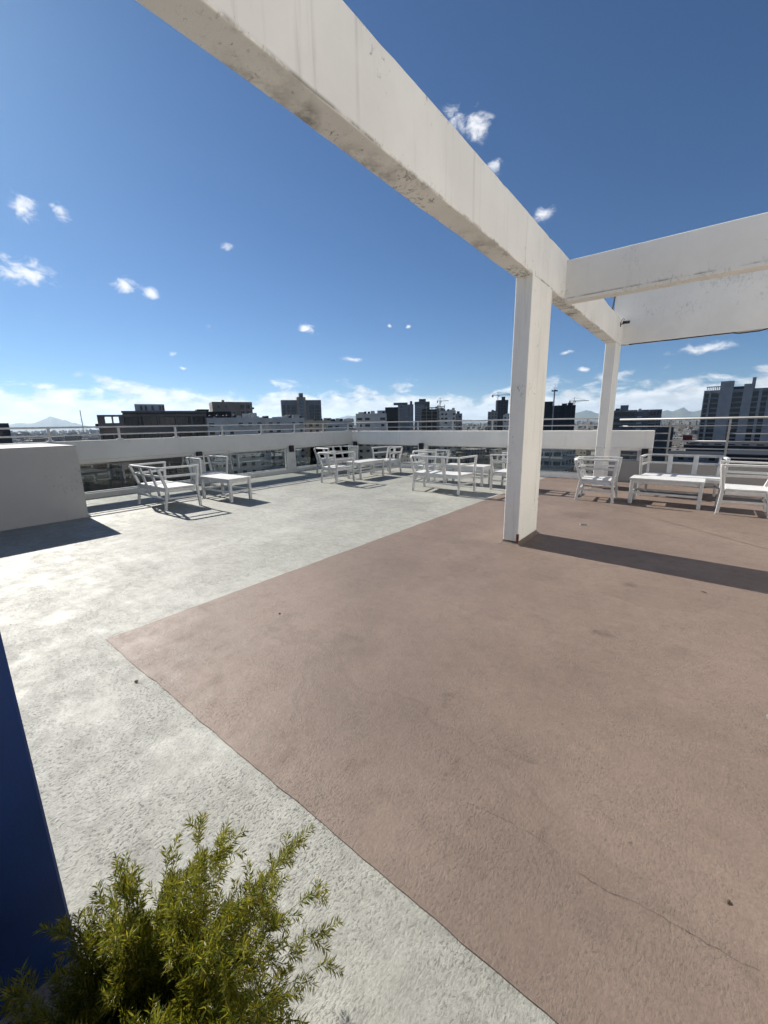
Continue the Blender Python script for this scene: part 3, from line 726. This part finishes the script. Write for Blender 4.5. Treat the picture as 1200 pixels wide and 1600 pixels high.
# -- taupe apartment house with the open top floor, behind the long parapet
t, W, Ht = bldg('dark taupe apartment house with open balconies and a white roof room', 152, 323, 645, 90, 16, 'city_taupe', 0)
k = W/171.; X = lambda zx: -W/2 + (zx/6+140-152)*k; FL = 3.0
m_ = MB(); bays = [(300, 432), (458, 606), (620, 782), (798, 916), (972, 1072)]
xl = X(292)
m_.box(xl, W/2, .9, 16, 0, Ht)                                   # main body, set back behind the frame
m_.box(-W/2, xl-.01, .9, 14, 0, Ht-3.0)
m_.build('wall', 'city_taupe', t)
MB().box(xl-.1, W/2+.15, -.1, 16.2, Ht+.001, Ht+.35).build('roof', 'city_taupe', t)
for i in range(12):                                              # floor bands and parapets, storey by storey
    z1 = Ht-.25-i*FL
    s_ = MB().box(xl if i == 0 else -W/2, W/2, 0, .899, z1-.45, z1).build('floor_slab', 'city_taupe', t)
    MB().box(xl if i == 0 else -W/2, W/2, 0, .2, z1-FL+.02, z1-FL+.72).build('balcony_wall', 'city_taupe', t)
    xs = [xl] + [(X(bays[j][1])+X(bays[j+1][0]))/2 for j in range(4)] + [W/2-.2]
    if i: xs = [-W/2+.2, -W/2+2.2] + xs
    for x in xs: MB().box(x-.16, x+.16, .002, .898, z1-FL+.02, z1-.451).build('pier', 'city_taupe', t)
    for j, (a, b_) in enumerate(bays):
        wn = MB().box(X(a)+.1, X(b_)-.1, .82, .91, z1-FL+.3, z1-.5).build('window', 'window_dark', t)
        nb = 6 if j == 4 else 3
        f = MB()
        for q in range(nb+1): xx = X(a)+.1+(X(b_)-X(a)-.2)*q/nb; f.box(xx-.03, xx+.03, .79, .819, z1-FL+.3, z1-.5)
        f.build('frame', 'city_dark', wn)
    if i: MB().box(-W/2+.4, -W/2+2.0, .82, .91, z1-FL+.3, z1-.5).build('window', 'window_dark', t)
# open frame on the left roof terrace: sky shows through
fz0, fz1 = Ht-3.0, Ht-.35
fr_ = MB().box(-W/2, xl-.02, 0, .4, fz1-.35, fz1).box(-W/2, -W/2+1.1, 0, .4, fz0+.002, fz1-.351).box(X(200)-.12, X(200)+.12, 0, .4, fz0+1.201, fz1-.351).box(X(262)-.1, xl-.02, 0, .4, fz0+1.201, fz1-.351).box(-W/2+1.101, xl-.02, 0, .3, fz0+.002, fz0+1.2)
fr_.build('roof_frame', 'city_taupe', t)
MB().box(-W/2-.45, -W/2-.01, 0, 2, fz0+.3, fz0+1.1).build('ledge', 'city_black', t)
rh = MB().box(X(403), X(695), 5, 9, Ht+.351, far(232, 632, 96).z-GZ).build('roof_house', 'city_pale', t)
for a in (455, 500, 565, 640, 672): MB().box(X(a), X(a)+.35, 4.9, 5.02, Ht+.6, Ht+1.5).build('window', 'window_dark', rh)
MB().box(X(1020), X(1150), 3, 8, Ht+.351, Ht+.75).build('roof_house', 'city_black', t)
# lower neighbour seen through the near glass panes
t, W, Ht = bldg('dark lower apartment house with balcony bands glimpsed through the glass beside the masonry block', 60, 172, 700, 66, 14, 'city_taupe', -6)
shell(t, W, Ht, 14, 'city_taupe')
for i in range(9):
    z1 = Ht-.9-i*3.0
    MB().box(-W/2+.3, W/2-.3, -1.2, -.002, z1-3., z1-2.8).build('floor_slab', 'city_grey', t); MB().box(-W/2+.3, W/2-.3, -1.2, -1.1, z1-2.799, z1-1.9).build('balcony_wall', 'city_taupe', t)
    for j in range(4):
        x = -W/2+W*(j+.5)/4; MB().box(x-1.1, x+1.1, -.06, .05, z1-2.7, z1-.6).build('window', 'window_dark', t)

# -- beige block
t, W, Ht = bldg('beige apartment block rising behind the white rooftops', 334, 396, 628, 200, 14, 'city_brown', 8)
shell(t, W, Ht, 14, 'city_brown', .5); grid_windows(t, W, Ht, 14, 3.0, 2.6, .8, 1.0, seed=4, x0=-W/2+1, x1=W*.12)
for i in range(9):
    for j in range(2):
        x = W*.24+j*W*.15; MB().box(x-.8, x+.8, -.06, .05, Ht-2.9-i*3, Ht-1.2-i*3).build('window', 'window_dark', t)
    MB().box(W/2-.4, W/2+1.2, 2, 6, Ht-3.1-i*3, Ht-2.3-i*3).build('balcony', 'city_brown', t)
roof_box(t, -W*.24, -W*.18, 2, 4, Ht, Ht+.9, 'city_brown'); roof_box(t, -W*.12, W*.1, 5, 8, Ht+.0, Ht+.3, 'city_brown')
t, W, Ht = bldg('black flat-topped block between the taupe house and the beige block', 318, 362, 643, 178, 10, 'city_black', 0)
shell(t, W, Ht, 10, 'city_black', .6)
# -- long white blocks in front
def white_block(l, r, top, D, label, m_='city_white', seed=1, tw=0, fl=3.0, bay=3.0, ww=1.5, boxes=3, depth=13):
    t, W, Ht = bldg(label, l, r, top, D, depth, m_, tw)
    shell(t, W, Ht, depth, m_); grid_windows(t, W, Ht-.6, depth, fl, bay, ww, 1.25, sills=m_, seed=seed)
    g = random.Random(seed+50)
    for i in range(boxes):
        x = g.uniform(-W*.45, W*.3); w = g.uniform(1.5, 4.5); h = g.uniform(.9, 2.6)
        roof_box(t, x, min(x+w, W/2-.4), 2+i*1.5, 3+i*1.5, Ht-.64, Ht+h-.7, m_)
        o = link('water_tank', tank_mesh, None, t); o.location = (g.uniform(-W*.45, W*.45), 1.2+i*1.5, Ht-.64)
    return t
white_block(322, 412, 652.5, 165, 'long white apartment block with small windows just above the railing', seed=2, boxes=6)
white_block(404, 476, 653, 190, 'white stepped apartment block in front of the dark twin tower', seed=3, tw=5, boxes=7)
white_block(470, 530, 657, 230, 'low pale block right below the dark twin tower', 'city_cream', seed=5, boxes=3)
white_block(510, 553, 658, 180, 'white flats with dark balcony openings near the parapet corner', seed=6, bay=2.6, ww=1.8, boxes=6)
white_block(556, 604, 646, 210, 'cream stepped flats with a roof pergola left of the dark glass tower', 'city_white', seed=8, bay=3.3, ww=2.2, boxes=3, fl=3.2)
# -- dark twin tower
t, W, Ht = bldg('dark twin-winged tower with a taller central lift core', 441, 503, 625, 430, 22, 'city_slate', 4)
shell(t, W, Ht, 22, 'city_slate', 1.2)
core = MB().box(-W*.11, W*.11, -1.5, 18, 0, Ht+2.8).build('core', 'city_cream', t)
MB().box(-W*.05, W*.05, -2.5, 8, Ht-60, Ht+6.5).build('lift_shaft', 'city_slate', t)
for a, b_ in ((-.47, -.40), (-.36, -.29), (-.25, -.15), (.20, .30), (.33, .46)): MB().box(W*a, W*b_, -.25, .1, 10, Ht-5).build('window_strip', 'window_dark', t)
for i in range(24): MB().box(-W*.035, W*.035, -2.6, -2.45, Ht+2-i*3.3, Ht+4-i*3.3).build('window', 'window_blue', t)
for i in range(22): MB().box(-W/2+.5, W/2-.5, -.32, -.02, Ht-6-i*3.3, Ht-5.7-i*3.3).build('floor_slab', 'city_slate', t)
# -- dark glass tower pair
t, W, Ht = bldg('black slab tower joined to a blue glass wing', 602, 646, 634, 330, 20, 'city_black', 0)
MB().box(-W/2, -W*.05, 0, 20, 0, Ht-1).build('wall', 'city_black', t); MB().box(-W*.05+.01, W*.03, -.6, 20, 0, Ht+.6).build('pier', 'city_grey', t)
MB().box(W*.031, W*.36, .2, 20, 0, Ht+.9).build('glass_wing', 'window_blue', t); MB().box(W*.361, W/2, -.3, 20, 0, Ht+1).build('pier', 'city_slate', t)
for i in range(20): MB().box(W*.04, W*.355, -.02, .19, Ht-2-i*3.4, Ht-1.6-i*3.4).build('floor_slab', 'city_slate', t)
roof_box(t, -W*.2, W*.3, 4, 12, Ht+.9, Ht+2.6, 'city_slate'); roof_box(t, W*.38, W*.46, 1, 3, Ht+1, Ht+3.4, 'city_dark')
t, W, Ht = bldg('blue glass office tower with a flat crown beyond the black slab', 648, 671, 627.5, 620, 24, 'window_blue', 0)
MB().box(-W/2, W/2, 0, 24, 0, Ht).build('wall', 'window_blue', t); MB().box(W*.15, W/2+.2, -.3, 24.2, 0, Ht-1).build('dark_wing', 'city_dark', t)
MB().box(-W/2-.3, W/2+.3, -.4, 24.3, Ht-4, Ht-1.5).build('crown_band', 'city_dark', t); roof_box(t, -W*.22, W*.25, 3, 18, Ht+.01, Ht+4, 'city_dark')
for i in range(22): MB().box(-W/2, W*.149, -.12, .02, Ht-9-i*3.6, Ht-8.5-i*3.6).build('floor_slab', 'city_slate', t)
# -- concrete frames under construction, cranes
def frame_building(label, l, r, top, D, matn, floors, depth=16, tw=0):
    t, W, Ht = bldg(label, l, r, top, D, depth, matn, tw, 'unfinished_building')
    MB().box(-W/2+1, W/2-1, 1.5, depth-1, 0, Ht-1.5).build('core', 'city_dark', t)
    for i in range(floors): MB().box(-W/2, W/2, 0, depth, Ht-i*3.1-.35, Ht-i*3.1).build('floor_slab', matn, t)
    nb = max(3, int(W/4.5))
    for j in range(nb+1): x = -W/2+.35+(W-.7)*j/nb; MB().box(x-.3, x+.3, .1, .7, 0, Ht+(1.6 if j % 2 else .02)).build('column', matn, t)
    return t, W, Ht
frame_building('concrete frame of an unfinished block with bare floor slabs under a crane', 657, 684, 636.5, 360, 'city_cream', 18)
frame_building('dark unfinished block with bare slabs beside the concrete frame', 680, 695, 635, 400, 'city_grey', 16)
def crane(px, ptop, pbase, D, jib, label, ang):
    b_ = far(px, pbase, D); tp = far(px, ptop, D); hgt = tp.z-b_.z
    c = thing('tower_crane', label, 'crane', (b_.x, b_.y, GZ), R(ang)); h = tp.z-GZ; w = D/700.
    m_ = MB()
    for sx in (-1, 1):
        for sy in (-1, 1): m_.bar((sx*w*.8, sy*w*.8, 0), (sx*w*.8, sy*w*.8, h), w*.35, w*.35)
    zz = 0
    while zz < h-3: m_.bar((-w*.8, -w*.8, zz), (w*.8, -w*.8, zz+3), w*.25, w*.25); m_.bar((w*.8, w*.8, zz), (-w*.8, w*.8, zz+3), w*.25, w*.25); zz += 3
    m_.build('mast', 'steel', c)
    j = MB().bar((-jib*.35, 0, h), (jib, 0, h), w*.8, w*.9).build('jib', 'steel', c)
    MB().bar((0, 0, h), (0, 0, h+w*5), w*.7, w*.7).build('apex', 'steel', c)
    MB().bar((0, 0, h+w*5), (jib*.8, 0, h+w*.6), w*.3, w*.3).bar((0, 0, h+w*5), (-jib*.33, 0, h+w*.6), w*.3, w*.3).build('tie', 'steel', c)
    MB().box(-jib*.35, -jib*.25, -w, w, h-w*3, h-w*.6).build('counterweight', 'city_grey', c); MB().box(w*.5, w*2.2, -w, w, h-w*2.4, h-w*.5).build('cab', 'city_pale', c)
crane(687.5, 626.5, 640, 380, 8, 'tower crane over the unfinished concrete frame', 40)
crane(777, 617.5, 640, 520, 20, 'tower crane on the lone dark tower left of the near column', 25)
crane(896, 626.5, 640, 300, 9, 'tower crane behind the netted black tower', 30)
white_block(688, 712, 641.5, 300, 'grey-white flats at the foot of the unfinished blocks', 'city_white', seed=12, boxes=2, bay=2.6, ww=1.7)
white_block(708, 722, 646, 330, 'dark narrow flats right of the grey-white flats', 'city_grey', seed=13, boxes=1)
# -- lone dark tower
t, W, Ht = bldg('lone dark tower with a crane on its roof', 774.5, 793, 625, 520, 18, 'city_net', 3)
shell(t, W, Ht, 18, 'city_net', 1.0)
for i in range(24): MB().box(-W/2+.4, W/2-.4, -.25, .0, Ht-2.5-i*3.3, Ht-1.9-i*3.3).build('floor_slab', 'city_dark', t)
for x in (-.34, -.12, .12, .34): MB().box(W*x-.5, W*x+.5, -.5, -.26, 5, Ht-1).build('pier', 'city_dark', t)
roof_box(t, -W*.05, W*.25, 4, 9, Ht-.5, Ht+4, 'city_net')
white_block(762, 777, 643, 430, 'grey block in front of the lone dark tower', 'city_grey', seed=15, boxes=2)
white_block(786, 806, 648, 380, 'pale block right of the lone dark tower', 'city_white', seed=16, boxes=3)
# -- netted black tower and mast
t, W, Ht = bldg('black tower wrapped in building nets behind the near column', 846, 898, 633.5, 240, 18, 'city_black', 2, 'unfinished_building')
shell(t, W, Ht, 18, 'city_net', .4); roof_box(t, -W*.45, -W*.18, 1, 7, Ht-.3, Ht+2.2, 'city_net'); roof_box(t, W*.1, W*.25, 2, 7, Ht-.3, Ht+1, 'city_net'); roof_box(t, W*.28, W*.42, 2, 7, Ht-.3, Ht+1.3, 'city_net')
for i in range(14): MB().box(-W/2+.2, W/2-.2, -.3, -.002, Ht-3.0-i*3.2, Ht-2.8-i*3.2).build('net_seam', 'city_dark', t)
for x in (-.38, -.2, .0, .2, .38): MB().box(W*x-.12, W*x+.12, -.42, -.301, 4, Ht+.4).build('scaffold_pole', 'city_dark', t)
b_ = far(863.5, 655, 130); tp = far(865, 609, 130)
lm = thing('floodlight_mast', 'slim lattice mast with a floodlight ring beside the netted tower', 'mast', (b_.x, b_.y, GZ)); h = tp.z-GZ
MB().bar((0, 0, 0), (0, 0, h), .28, .28).build('pole', 'steel', lm); MB().bar((0, 0, h), (0, 0, h+1.6), .06, .06).build('lightning_rod', 'steel', lm)
MB().tube([(math.cos(a)*.55, math.sin(a)*.55, h-.35) for a in [i*math.pi/5 for i in range(11)]], .06, 5).build('ring', 'steel', lm)
for i in range(4):
    a = i*math.pi/2+.5; MB().box(math.cos(a)*.6-.2, math.cos(a)*.6+.2, math.sin(a)*.6-.2, math.sin(a)*.6+.2, h-.5, h-.1).build('floodlight', 'city_dark', lm)
# antenna mast far left
b_ = far(129, 665, 420); tp = far(125, 641, 420)
am = thing('antenna_mast', 'thin guyed antenna mast on the skyline left of the taupe house', 'mast', (b_.x, b_.y, GZ)); h = tp.z-GZ
MB().bar((0, 0, 0), (0, 0, h), .45, .45).build('pole', 'steel', am)
for a in (0, 2.1, 4.2): MB().bar((math.cos(a)*18, math.sin(a)*18, 0), (0, 0, h*.9), .06, .06).build('guy_wire', 'steel', am)
white_block(-60, 12, 661.5, 150, 'dark grey block at the far end of the long railing', 'city_dark', seed=21, boxes=0)

# -- balcony block right of the far column
t, W, Ht = bldg('white and dark balcony block right of the far column', 958, 1033, 640.5, 250, 16, 'city_grey', 4)
shell(t, W, Ht, 16, 'city_slate', .4)
for i in range(14):
    z = Ht-i*3.1
    MB().box(-W/2-.1, -W*.02, -1.4, -.002, z-1.15, z-.35).build('balcony', 'city_grey', t); MB().box(-W/2+.5, -W*.06, -.08, .04, z-3.0, z-1.2).build('window', 'window_dark', t)
    MB().box(W*.0, W*.1, -2.2, -.6, z-.9, z-.1).build('balcony', 'city_pale', t)
    MB().box(W*.13, W*.22, -.1, .04, z-2.8, z-.5).build('window', 'window_blue', t)
    MB().box(W*.24, W*.38, -1.0, -.002, z-1.0, z-.3).build('balcony', 'city_grey', t); MB().box(W*.24, W*.38, -.09, .04, z-2.8, z-1.1).build('window', 'window_dark', t)
    MB().box(W*.41, W*.44, -.09, .04, z-2.8, z-.8).build('window', 'window_dark', t); MB().box(W*.46, W*.49, -.09, .04, z-2.8, z-.8).build('window', 'window_dark', t)
roof_box(t, -W*.36, -W*.19, 2, 7, Ht-.3, Ht+2.6, 'city_slate'); roof_box(t, -W*.46, -W*.37, 2, 6, Ht-.3, Ht+1.0, 'city_dark'); roof_box(t, W*.02, W*.08, 0, 4, Ht-.3, Ht+.6, 'city_pale')
white_block(1028, 1055, 668, 200, 'dark low block behind the first post of the tall railing', 'city_dark', seed=31, boxes=0)

# -- big slate tower on the right
D = 330
t, W, Ht = bldg('tall slate grey tower with stacked dark balcony columns behind the tall railing', 1094, 1290, 606, D, 20, 'city_tower', 0, 'residential_tower')
X = lambda px: -W/2 + (px-1094)/196.*W; FL = 3.0
MB().box(-W/2, W/2, .8, 20, 0, Ht).build('wall', 'city_tower', t)
fins = [(1094, 1096), (1103.5, 1107), (1121, 1143.5), (1160.5, 1176), (1186, 1191), (1200, 1228), (1244, 1262), (1278, 1290)]
tops = [0, -.5, 5.5, 3.0, -.3, 4.6, 0, 3]
for (a, b_), tp in zip(fins, tops): MB().box(X(a), X(b_), -.6, .799, 0, Ht+tp*.9).build('wall_fin', 'city_tower', t)
MB().box(X(1172.3), X(1178), -.3, 6, Ht, Ht+6.2).build('chimney', 'city_tower', t)
MB().box(X(1128), X(1143), 1.0, 8, Ht+.01, Ht+5).build('roof_house', 'city_tower', t)
gaps = [(1096, 1103.5), (1107, 1121), (1143.5, 1160.5), (1176, 1186), (1191, 1200), (1228, 1244), (1262, 1278)]
wme, bme = {}, {}
for gi, (a, b_) in enumerate(gaps):
    w = X(b_)-X(a); cx = (X(a)+X(b_))/2
    for i in range(21):
        z = Ht-2.2-i*FL
        if gi not in wme:
            wme[gi] = MB().box(-w/2+.02, w/2-.02, .55, .798, -.6, 2.1).mesh('window'); bme[gi] = MB().box(-w/2+.02, w/2-.02, -.25, -.05, 0, .85).box(-w/2+.02, w/2-.02, -.25, .54, -.2, -.001).mesh('balcony')
        o = link('window', wme[gi], 'window_dark', t); o.location = (cx, 0, z-1.8)
        o = link('balcony', bme[gi], 'city_balcony', t); o.location = (cx, 0, z-2.95)
for i in range(7): MB().box(X(1098+i*3.2), X(1099+i*3.2), .9, 1.2, Ht+.001, Ht+1.8).build('roof_post', 'city_dark', t)
MB().box(X(1097), X(1121), .9, 1.2, Ht+1.801, Ht+2.3).build('roof_beam', 'city_dark', t)
MB().box(X(1144), X(1162), .9, 5, Ht+.001, Ht+1.6).build('roof_house', 'city_dark', t)
# podium and dark sheds in front of it
t, W, Ht = bldg('dark wide shed roofs at the foot of the slate tower', 1078, 1290, 697, 190, 40, 'city_black', 0, 'warehouse')
MB().box(-W/2, W/2, 0, 40, 0, Ht-1).build('wall', 'city_dark', t); MB().box(-W/2-.6, W/2+.6, -.8, 40.5, Ht-.999, Ht).build('roof', 'city_black', t)
for i in range(9): MB().box(-W/2+W*(i+.1)/9, -W/2+W*(i+.6)/9, 4, 6, Ht+.001, Ht+.5).build('skylight', 'city_dark', t)
t, W, Ht = bldg('pale blue-grey shop row with small signs below the dark sheds', 1050, 1150, 711, 150, 14, 'city_slate', 0, 'shop_row')
MB().box(-W/2, W/2, 0, 14, 0, Ht).build('wall', 'city_slate', t); MB().box(-W/2-.2, W/2+.2, -.2, 14.2, Ht+.001, Ht+.2).build('roof', 'city_black', t)
for i in range(6): MB().box(-W/2+W*(i+.15)/6, -W/2+W*(i+.7)/6, -.15, -.002, Ht-1.5, Ht-.5).build('sign_board', ('city_grey', 'city_black', 'window_blue')[i % 3], t)
t, W, Ht = bldg('black netted shed between the shop row and the tall railing', 1142, 1290, 713, 120, 20, 'city_black', 0, 'warehouse')
MB().box(-W/2, W/2, 0, 20, 0, Ht).build('wall', 'city_black', t); MB().box(-W/2-.3, W/2+.3, -.3, 20.3, Ht+.001, Ht+.25).build('roof', 'city_net', t)
t, W, Ht = bldg('red billboard at the foot of the slate tower', 1071, 1086, 680, 260, 1, 'city_red', 0, 'billboard', 'billboard')
MB().box(-W/2, W/2, 0, .5, Ht-3.4, Ht).build('panel', 'city_red', t); MB().box(-W*.3, -W*.25, .1, .4, 0, Ht-3.401).build('post', 'steel', t); MB().box(W*.25, W*.3, .1, .4, 0, Ht-3.401).build('post', 'steel', t)
# -- white four-storey house seen through the glass by the near column
t, W, Ht = bldg('white office house with window bands seen through the glass right of the near column', 812, 882, 700, 165, 16, 'city_white', -20)
shell(t, W, Ht, 16, 'city_white')
for i in range(6):
    z = Ht-2.9-i*3.4
    for j in range(5): x = -W/2+W*(j+.5)/5; MB().box(x-W*.08, x+W*.08, -.06, .04, z, z+1.5).build('window', 'window_blue', t)
    for j in range(4): y_ = 16*(j+.5)/4; MB().box(W/2-.04, W/2+.06, y_-1.4, y_+1.4, z, z+1.5).build('window', 'window_blue', t)
    MB().box(-W/2-.5, W/2+.5, -.7, -.002, z-.9, z-.6).build('ledge', 'city_pale', t); MB().box(W/2+.002, W/2+.6, -.0, 16, z-.9, z-.6).build('ledge', 'city_pale', t)

# -- trees between the houses
def crown_mesh(seed, n=520):
    g = random.Random(seed); vs = []; fs = []
    cl = [(Vector((g.gauss(0, .42), g.gauss(0, .42), g.gauss(.1, .30))), g.uniform(.25, .5)) for _ in range(16)]
    for _ in range(n):
        c, r_ = g.choice(cl); d = Vector((g.gauss(0,1), g.gauss(0,1), g.gauss(0,1))).normalized(); p = c + d*r_*g.uniform(.6, 1.05)
        a = Vector((g.gauss(0,1), g.gauss(0,1), g.gauss(0,1))).normalized(); b2 = a.cross(d).normalized(); s_ = g.uniform(.05, .11); k = len(vs)
        vs += [p+a*s_, p+b2*s_*.7, p-a*s_, p-b2*s_*.7]; fs.append((k, k+1, k+2, k+3))
    me = bpy.data.meshes.new('crown'); me.from_pydata([tuple(v) for v in vs], [], fs); me.materials.append(MAT['tree_leaf']); return me
crowns = [crown_mesh(s) for s in (1, 2, 3)]
trunk = MB().tube([(0, 0, 0), (.02, 0, .5), (0, .03, 1.)], [.06, .045, .03], 6).mesh('trunk'); trunk.materials.append(MAT['bark'])
def tree(x, y, h, w, k, label, group):
    t = thing('city_tree', label, 'tree', (x, y, GZ), rnd.uniform(0, 6), group)
    o = link('trunk', trunk, None, t); o.scale = (h*.5, h*.5, h*.6)
    o = link('crown', crowns[k % 3], None, t); o.location = (0, 0, h*.66); o.scale = (w, w, h*.42)
footprints = []
for o in list(col.objects):
    if o.get('category') == 'building' or o.get('category') is not None and o.location.z < GZ+1: footprints.append((o.location.x, o.location.y))
def clear(x, y, r): return all((x-a)**2+(y-b2)**2 > r*r for a, b2 in footprints)
def polar(head, D): return D*math.sin(R(head)), D*math.cos(R(head))
for i, (px, D, h) in enumerate([(888, 150, 20), (896, 172, 22), (902, 145, 18), (925, 190, 24), (1040, 130, 16), (1056, 142, 18), (1074, 128, 15), (1092, 134, 17), (1112, 126, 15), (1124, 138, 17), (640, 210, 20), (648, 240, 20), (980, 150, 18)]):
    p = far(px, 700, D); tree(p.x, p.y, h, h*.42, i, 'dark green street tree beside the white office house below the glass' if px < 950 and px > 800 else 'dark green street tree below the low glass facing the towers' if px < 800 else 'dark green street tree below the tall railing, in front of the shop row', 'street trees below the terrace')
for i in range(70):
    hd_ = rnd.uniform(-84, 10); D = rnd.uniform(130, 620); x, y = polar(hd_, D)
    if clear(x, y, 26): hh_ = rnd.uniform(9, 17); ww_ = rnd.uniform(4, 7); tree(x, y, hh_, ww_, i, '%s %s dark green tree %s' % ('tall' if hh_ > 13 else 'low', 'broad' if ww_ > 5.5 else 'slender', 'close below the terrace' if D < 280 else 'among the middle distance houses' if D < 450 else 'among the far city houses'), 'trees among the city houses')
# -- ordinary houses of the city, each its own thing
aerial_mesh = MB().bar((0, 0, 0), (0, 0, 4), .08, .08).bar((-.7, 0, 3.6), (.7, 0, 3.6), .06, .06).bar((-.5, 0, 3.1), (.5, 0, 3.1), .06, .06).mesh('antenna'); aerial_mesh.materials.append(MAT['steel'])
cnt = 0; tries = 0; placed = []; WORDS = dict(zip(range(3, 10), 'three four five six seven eight nine'.split()))
kinds = [('city_white', 'whitewashed %s-storey city house with %s, %s'), ('city_cream', 'cream %s-storey city house with %s, %s'),
         ('city_grey', 'grey concrete %s-storey city house with %s, %s'), ('city_rust', 'brick red %s-storey city house with %s, %s')]
while cnt < 190 and tries < 9000:
    tries += 1; hd_ = rnd.uniform(-85, 9); D = 105*math.exp(rnd.random()*2.3); x, y = polar(hd_, D)
    s_ = rnd.uniform(10, 20)
    if not clear(x, y, 30 + D*.02) or any((x-a)**2+(y-b2)**2 < (s_*.75+r2)**2 for a, b2, r2 in placed): continue
    fl = rnd.choice([3, 4, 4, 5, 6, 7, 8, 9]); 
    if D < 200: fl = min(fl, 6)
    Hh = min(fl*3.1+1, 40)
    k = rnd.choices(range(4), (5, 3, 3, .5))[0]
    nroof = rnd.randint(1, 3)
    t = thing('city_house', kinds[k][1] % (WORDS[fl], ('one roof room', 'two roof rooms', 'three roof rooms')[nroof-1], 'close below the terrace' if D < 260 else 'in the middle distance' if D < 560 else 'far across the city'), 'building', (x, y, GZ), R(-20)+rnd.choice([0, 0, math.pi/2]) + R(rnd.uniform(-4, 4)), 'ordinary houses of the city below')
    placed.append((x, y, s_*.75)); W = s_; dp = rnd.uniform(9, 16)
    m_ = MB().box(-W/2, W/2, 0, dp, 0, Hh-.8)
    m_.box(-W/2, W/2, 0, .2, Hh-.8, Hh).box(-W/2, W/2, dp-.2, dp, Hh-.8, Hh).box(-W/2, -W/2+.2, .2, dp-.2, Hh-.8, Hh).box(W/2-.2, W/2, .2, dp-.2, Hh-.8, Hh)
    m_.build('wall', kinds[k][0], t)
    MB().box(-W/2+.201, W/2-.201, .201, dp-.201, Hh-.799, Hh-.72).build('roof', rnd.choice(['city_roof', 'city_roof', 'city_grey', 'city_rust']), t)
    grid_windows(t, W, Hh-.5, dp, 3.1, 3.2, 1.6, 1.4, seed=cnt, skip=.15)
    # windows on the back too (any side may face us)
    m2 = MB(); z = Hh-3.6
    while z > 0:
        for i in range(int(W/3.2)): c = -W/2+1.6+i*3.2; m2.box(c-.8, c+.8, dp-.05, dp+.05, z+.75, z+2.15)
        z -= 3.1
    m2.build('back_windows', 'window_dark', t, kind='stuff')
    for q in range(nroof):
        a = rnd.uniform(-W*.4, W*.2); MB().box(a, a+rnd.uniform(1.5, 4), 1+q*2.6, 3+q*2.6, Hh-.719, Hh+rnd.uniform(.6, 2.4)).build('roof_house', rnd.choice(['city_white', 'city_pale', 'city_grey']), t)
    if D < 700:
        for q in range(rnd.randint(0, 3)):
            tx, ty = rnd.uniform(-W*.4, W*.4), dp-1.5-q*1.4
            o = link('water_tank', tank_mesh, None, t); o.location = (tx, ty, Hh-.72)
        if rnd.random() < .5: o = link('antenna', aerial_mesh, None, t); o.location = (rnd.uniform(-W*.4, W*.4), dp*.5, Hh-.72)
    cnt += 1
# -- the rest of the city to the horizon reads as one mass
dm = MB(); g = random.Random(5)
for i in range(9000):
    hd_ = g.uniform(-88, 14); D = 230*math.exp(g.random()**.8*3.6); x, y = polar(hd_, D)
    if D < 1300 and (not clear(x, y, 24) or any((x-a)**2+(y-b2)**2 < (r2+12)**2 for a, b2, r2 in placed)): continue
    w, dp = g.uniform(8, 22), g.uniform(8, 20); h = min(g.choice([6, 7, 9, 10, 12, 15, 18, 24]) * (1 if D < 900 else g.uniform(.8, 1.5)), 44)
    c, s_ = math.cos(R(20)), math.sin(R(20)); u, v_ = x*c - y*s_, x*s_ + y*c     # local frame of the mass object (turned -20 degrees)
    dm.box(u-w/2, u+w/2, v_-dp/2, v_+dp/2, 0, h)
    if g.random() < .5: dm.box(u-w/4, u, v_-dp/4, v_, h, h+g.uniform(1, 3))
o = dm.build('distant_city', 'far_house', None, kind='stuff'); o.location = (0, 0, GZ); o.rotation_euler = (0, 0, R(-20))
o['label'] = 'mass of distant low houses reaching to the horizon'; o['category'] = 'distant city'
tm = MB(); vs = []; fs = []
for i in range(2600):
    hd_ = g.uniform(-88, 14); D = 260*math.exp(g.random()*3.2); x, y = polar(hd_, D); rr_ = g.uniform(4, 9)
    for q in range(9):
        d = Vector((g.gauss(0,1), g.gauss(0,1), abs(g.gauss(0,.8)))).normalized(); p = Vector((x, y, GZ+rr_*.6)) + d*rr_*.8; a = d.cross(Vector((g.random(), g.random(), 1))).normalized(); b2 = d.cross(a); k = len(vs)
        vs += [p+a*rr_*.5, p+b2*rr_*.5, p-a*rr_*.5, p-b2*rr_*.5]; fs.append((k, k+1, k+2, k+3))
me = bpy.data.meshes.new('distant_trees'); me.from_pydata([tuple(v) for v in vs], [], fs)
o = link('distant_trees', me, 'tree_leaf', None, kind='stuff'); o['label'] = 'dark green tree cover between the distant houses'; o['category'] = 'trees'

# ------------------------------------------------------------------ haze
hz = MB().box(-33000, 33000, -33000, 33000, GZ-8, 900).build('haze', None, None, kind='stuff')
m = bpy.data.materials.new('haze'); m.use_nodes = True; nt = m.node_tree; nt.nodes.clear()
out = nd(nt, 'ShaderNodeOutputMaterial'); pv = nd(nt, 'ShaderNodeVolumePrincipled')
pv.inputs['Color'].default_value = (.62, .80, 1, 1); pv.inputs['Density'].default_value = 3.4e-5; pv.inputs['Anisotropy'].default_value = .25
nt.links.new(pv.outputs[0], out.inputs['Volume']); hz.data.materials.append(m)
hz['label'] = 'pale blue haze filling the air over the city'; hz['category'] = 'haze'
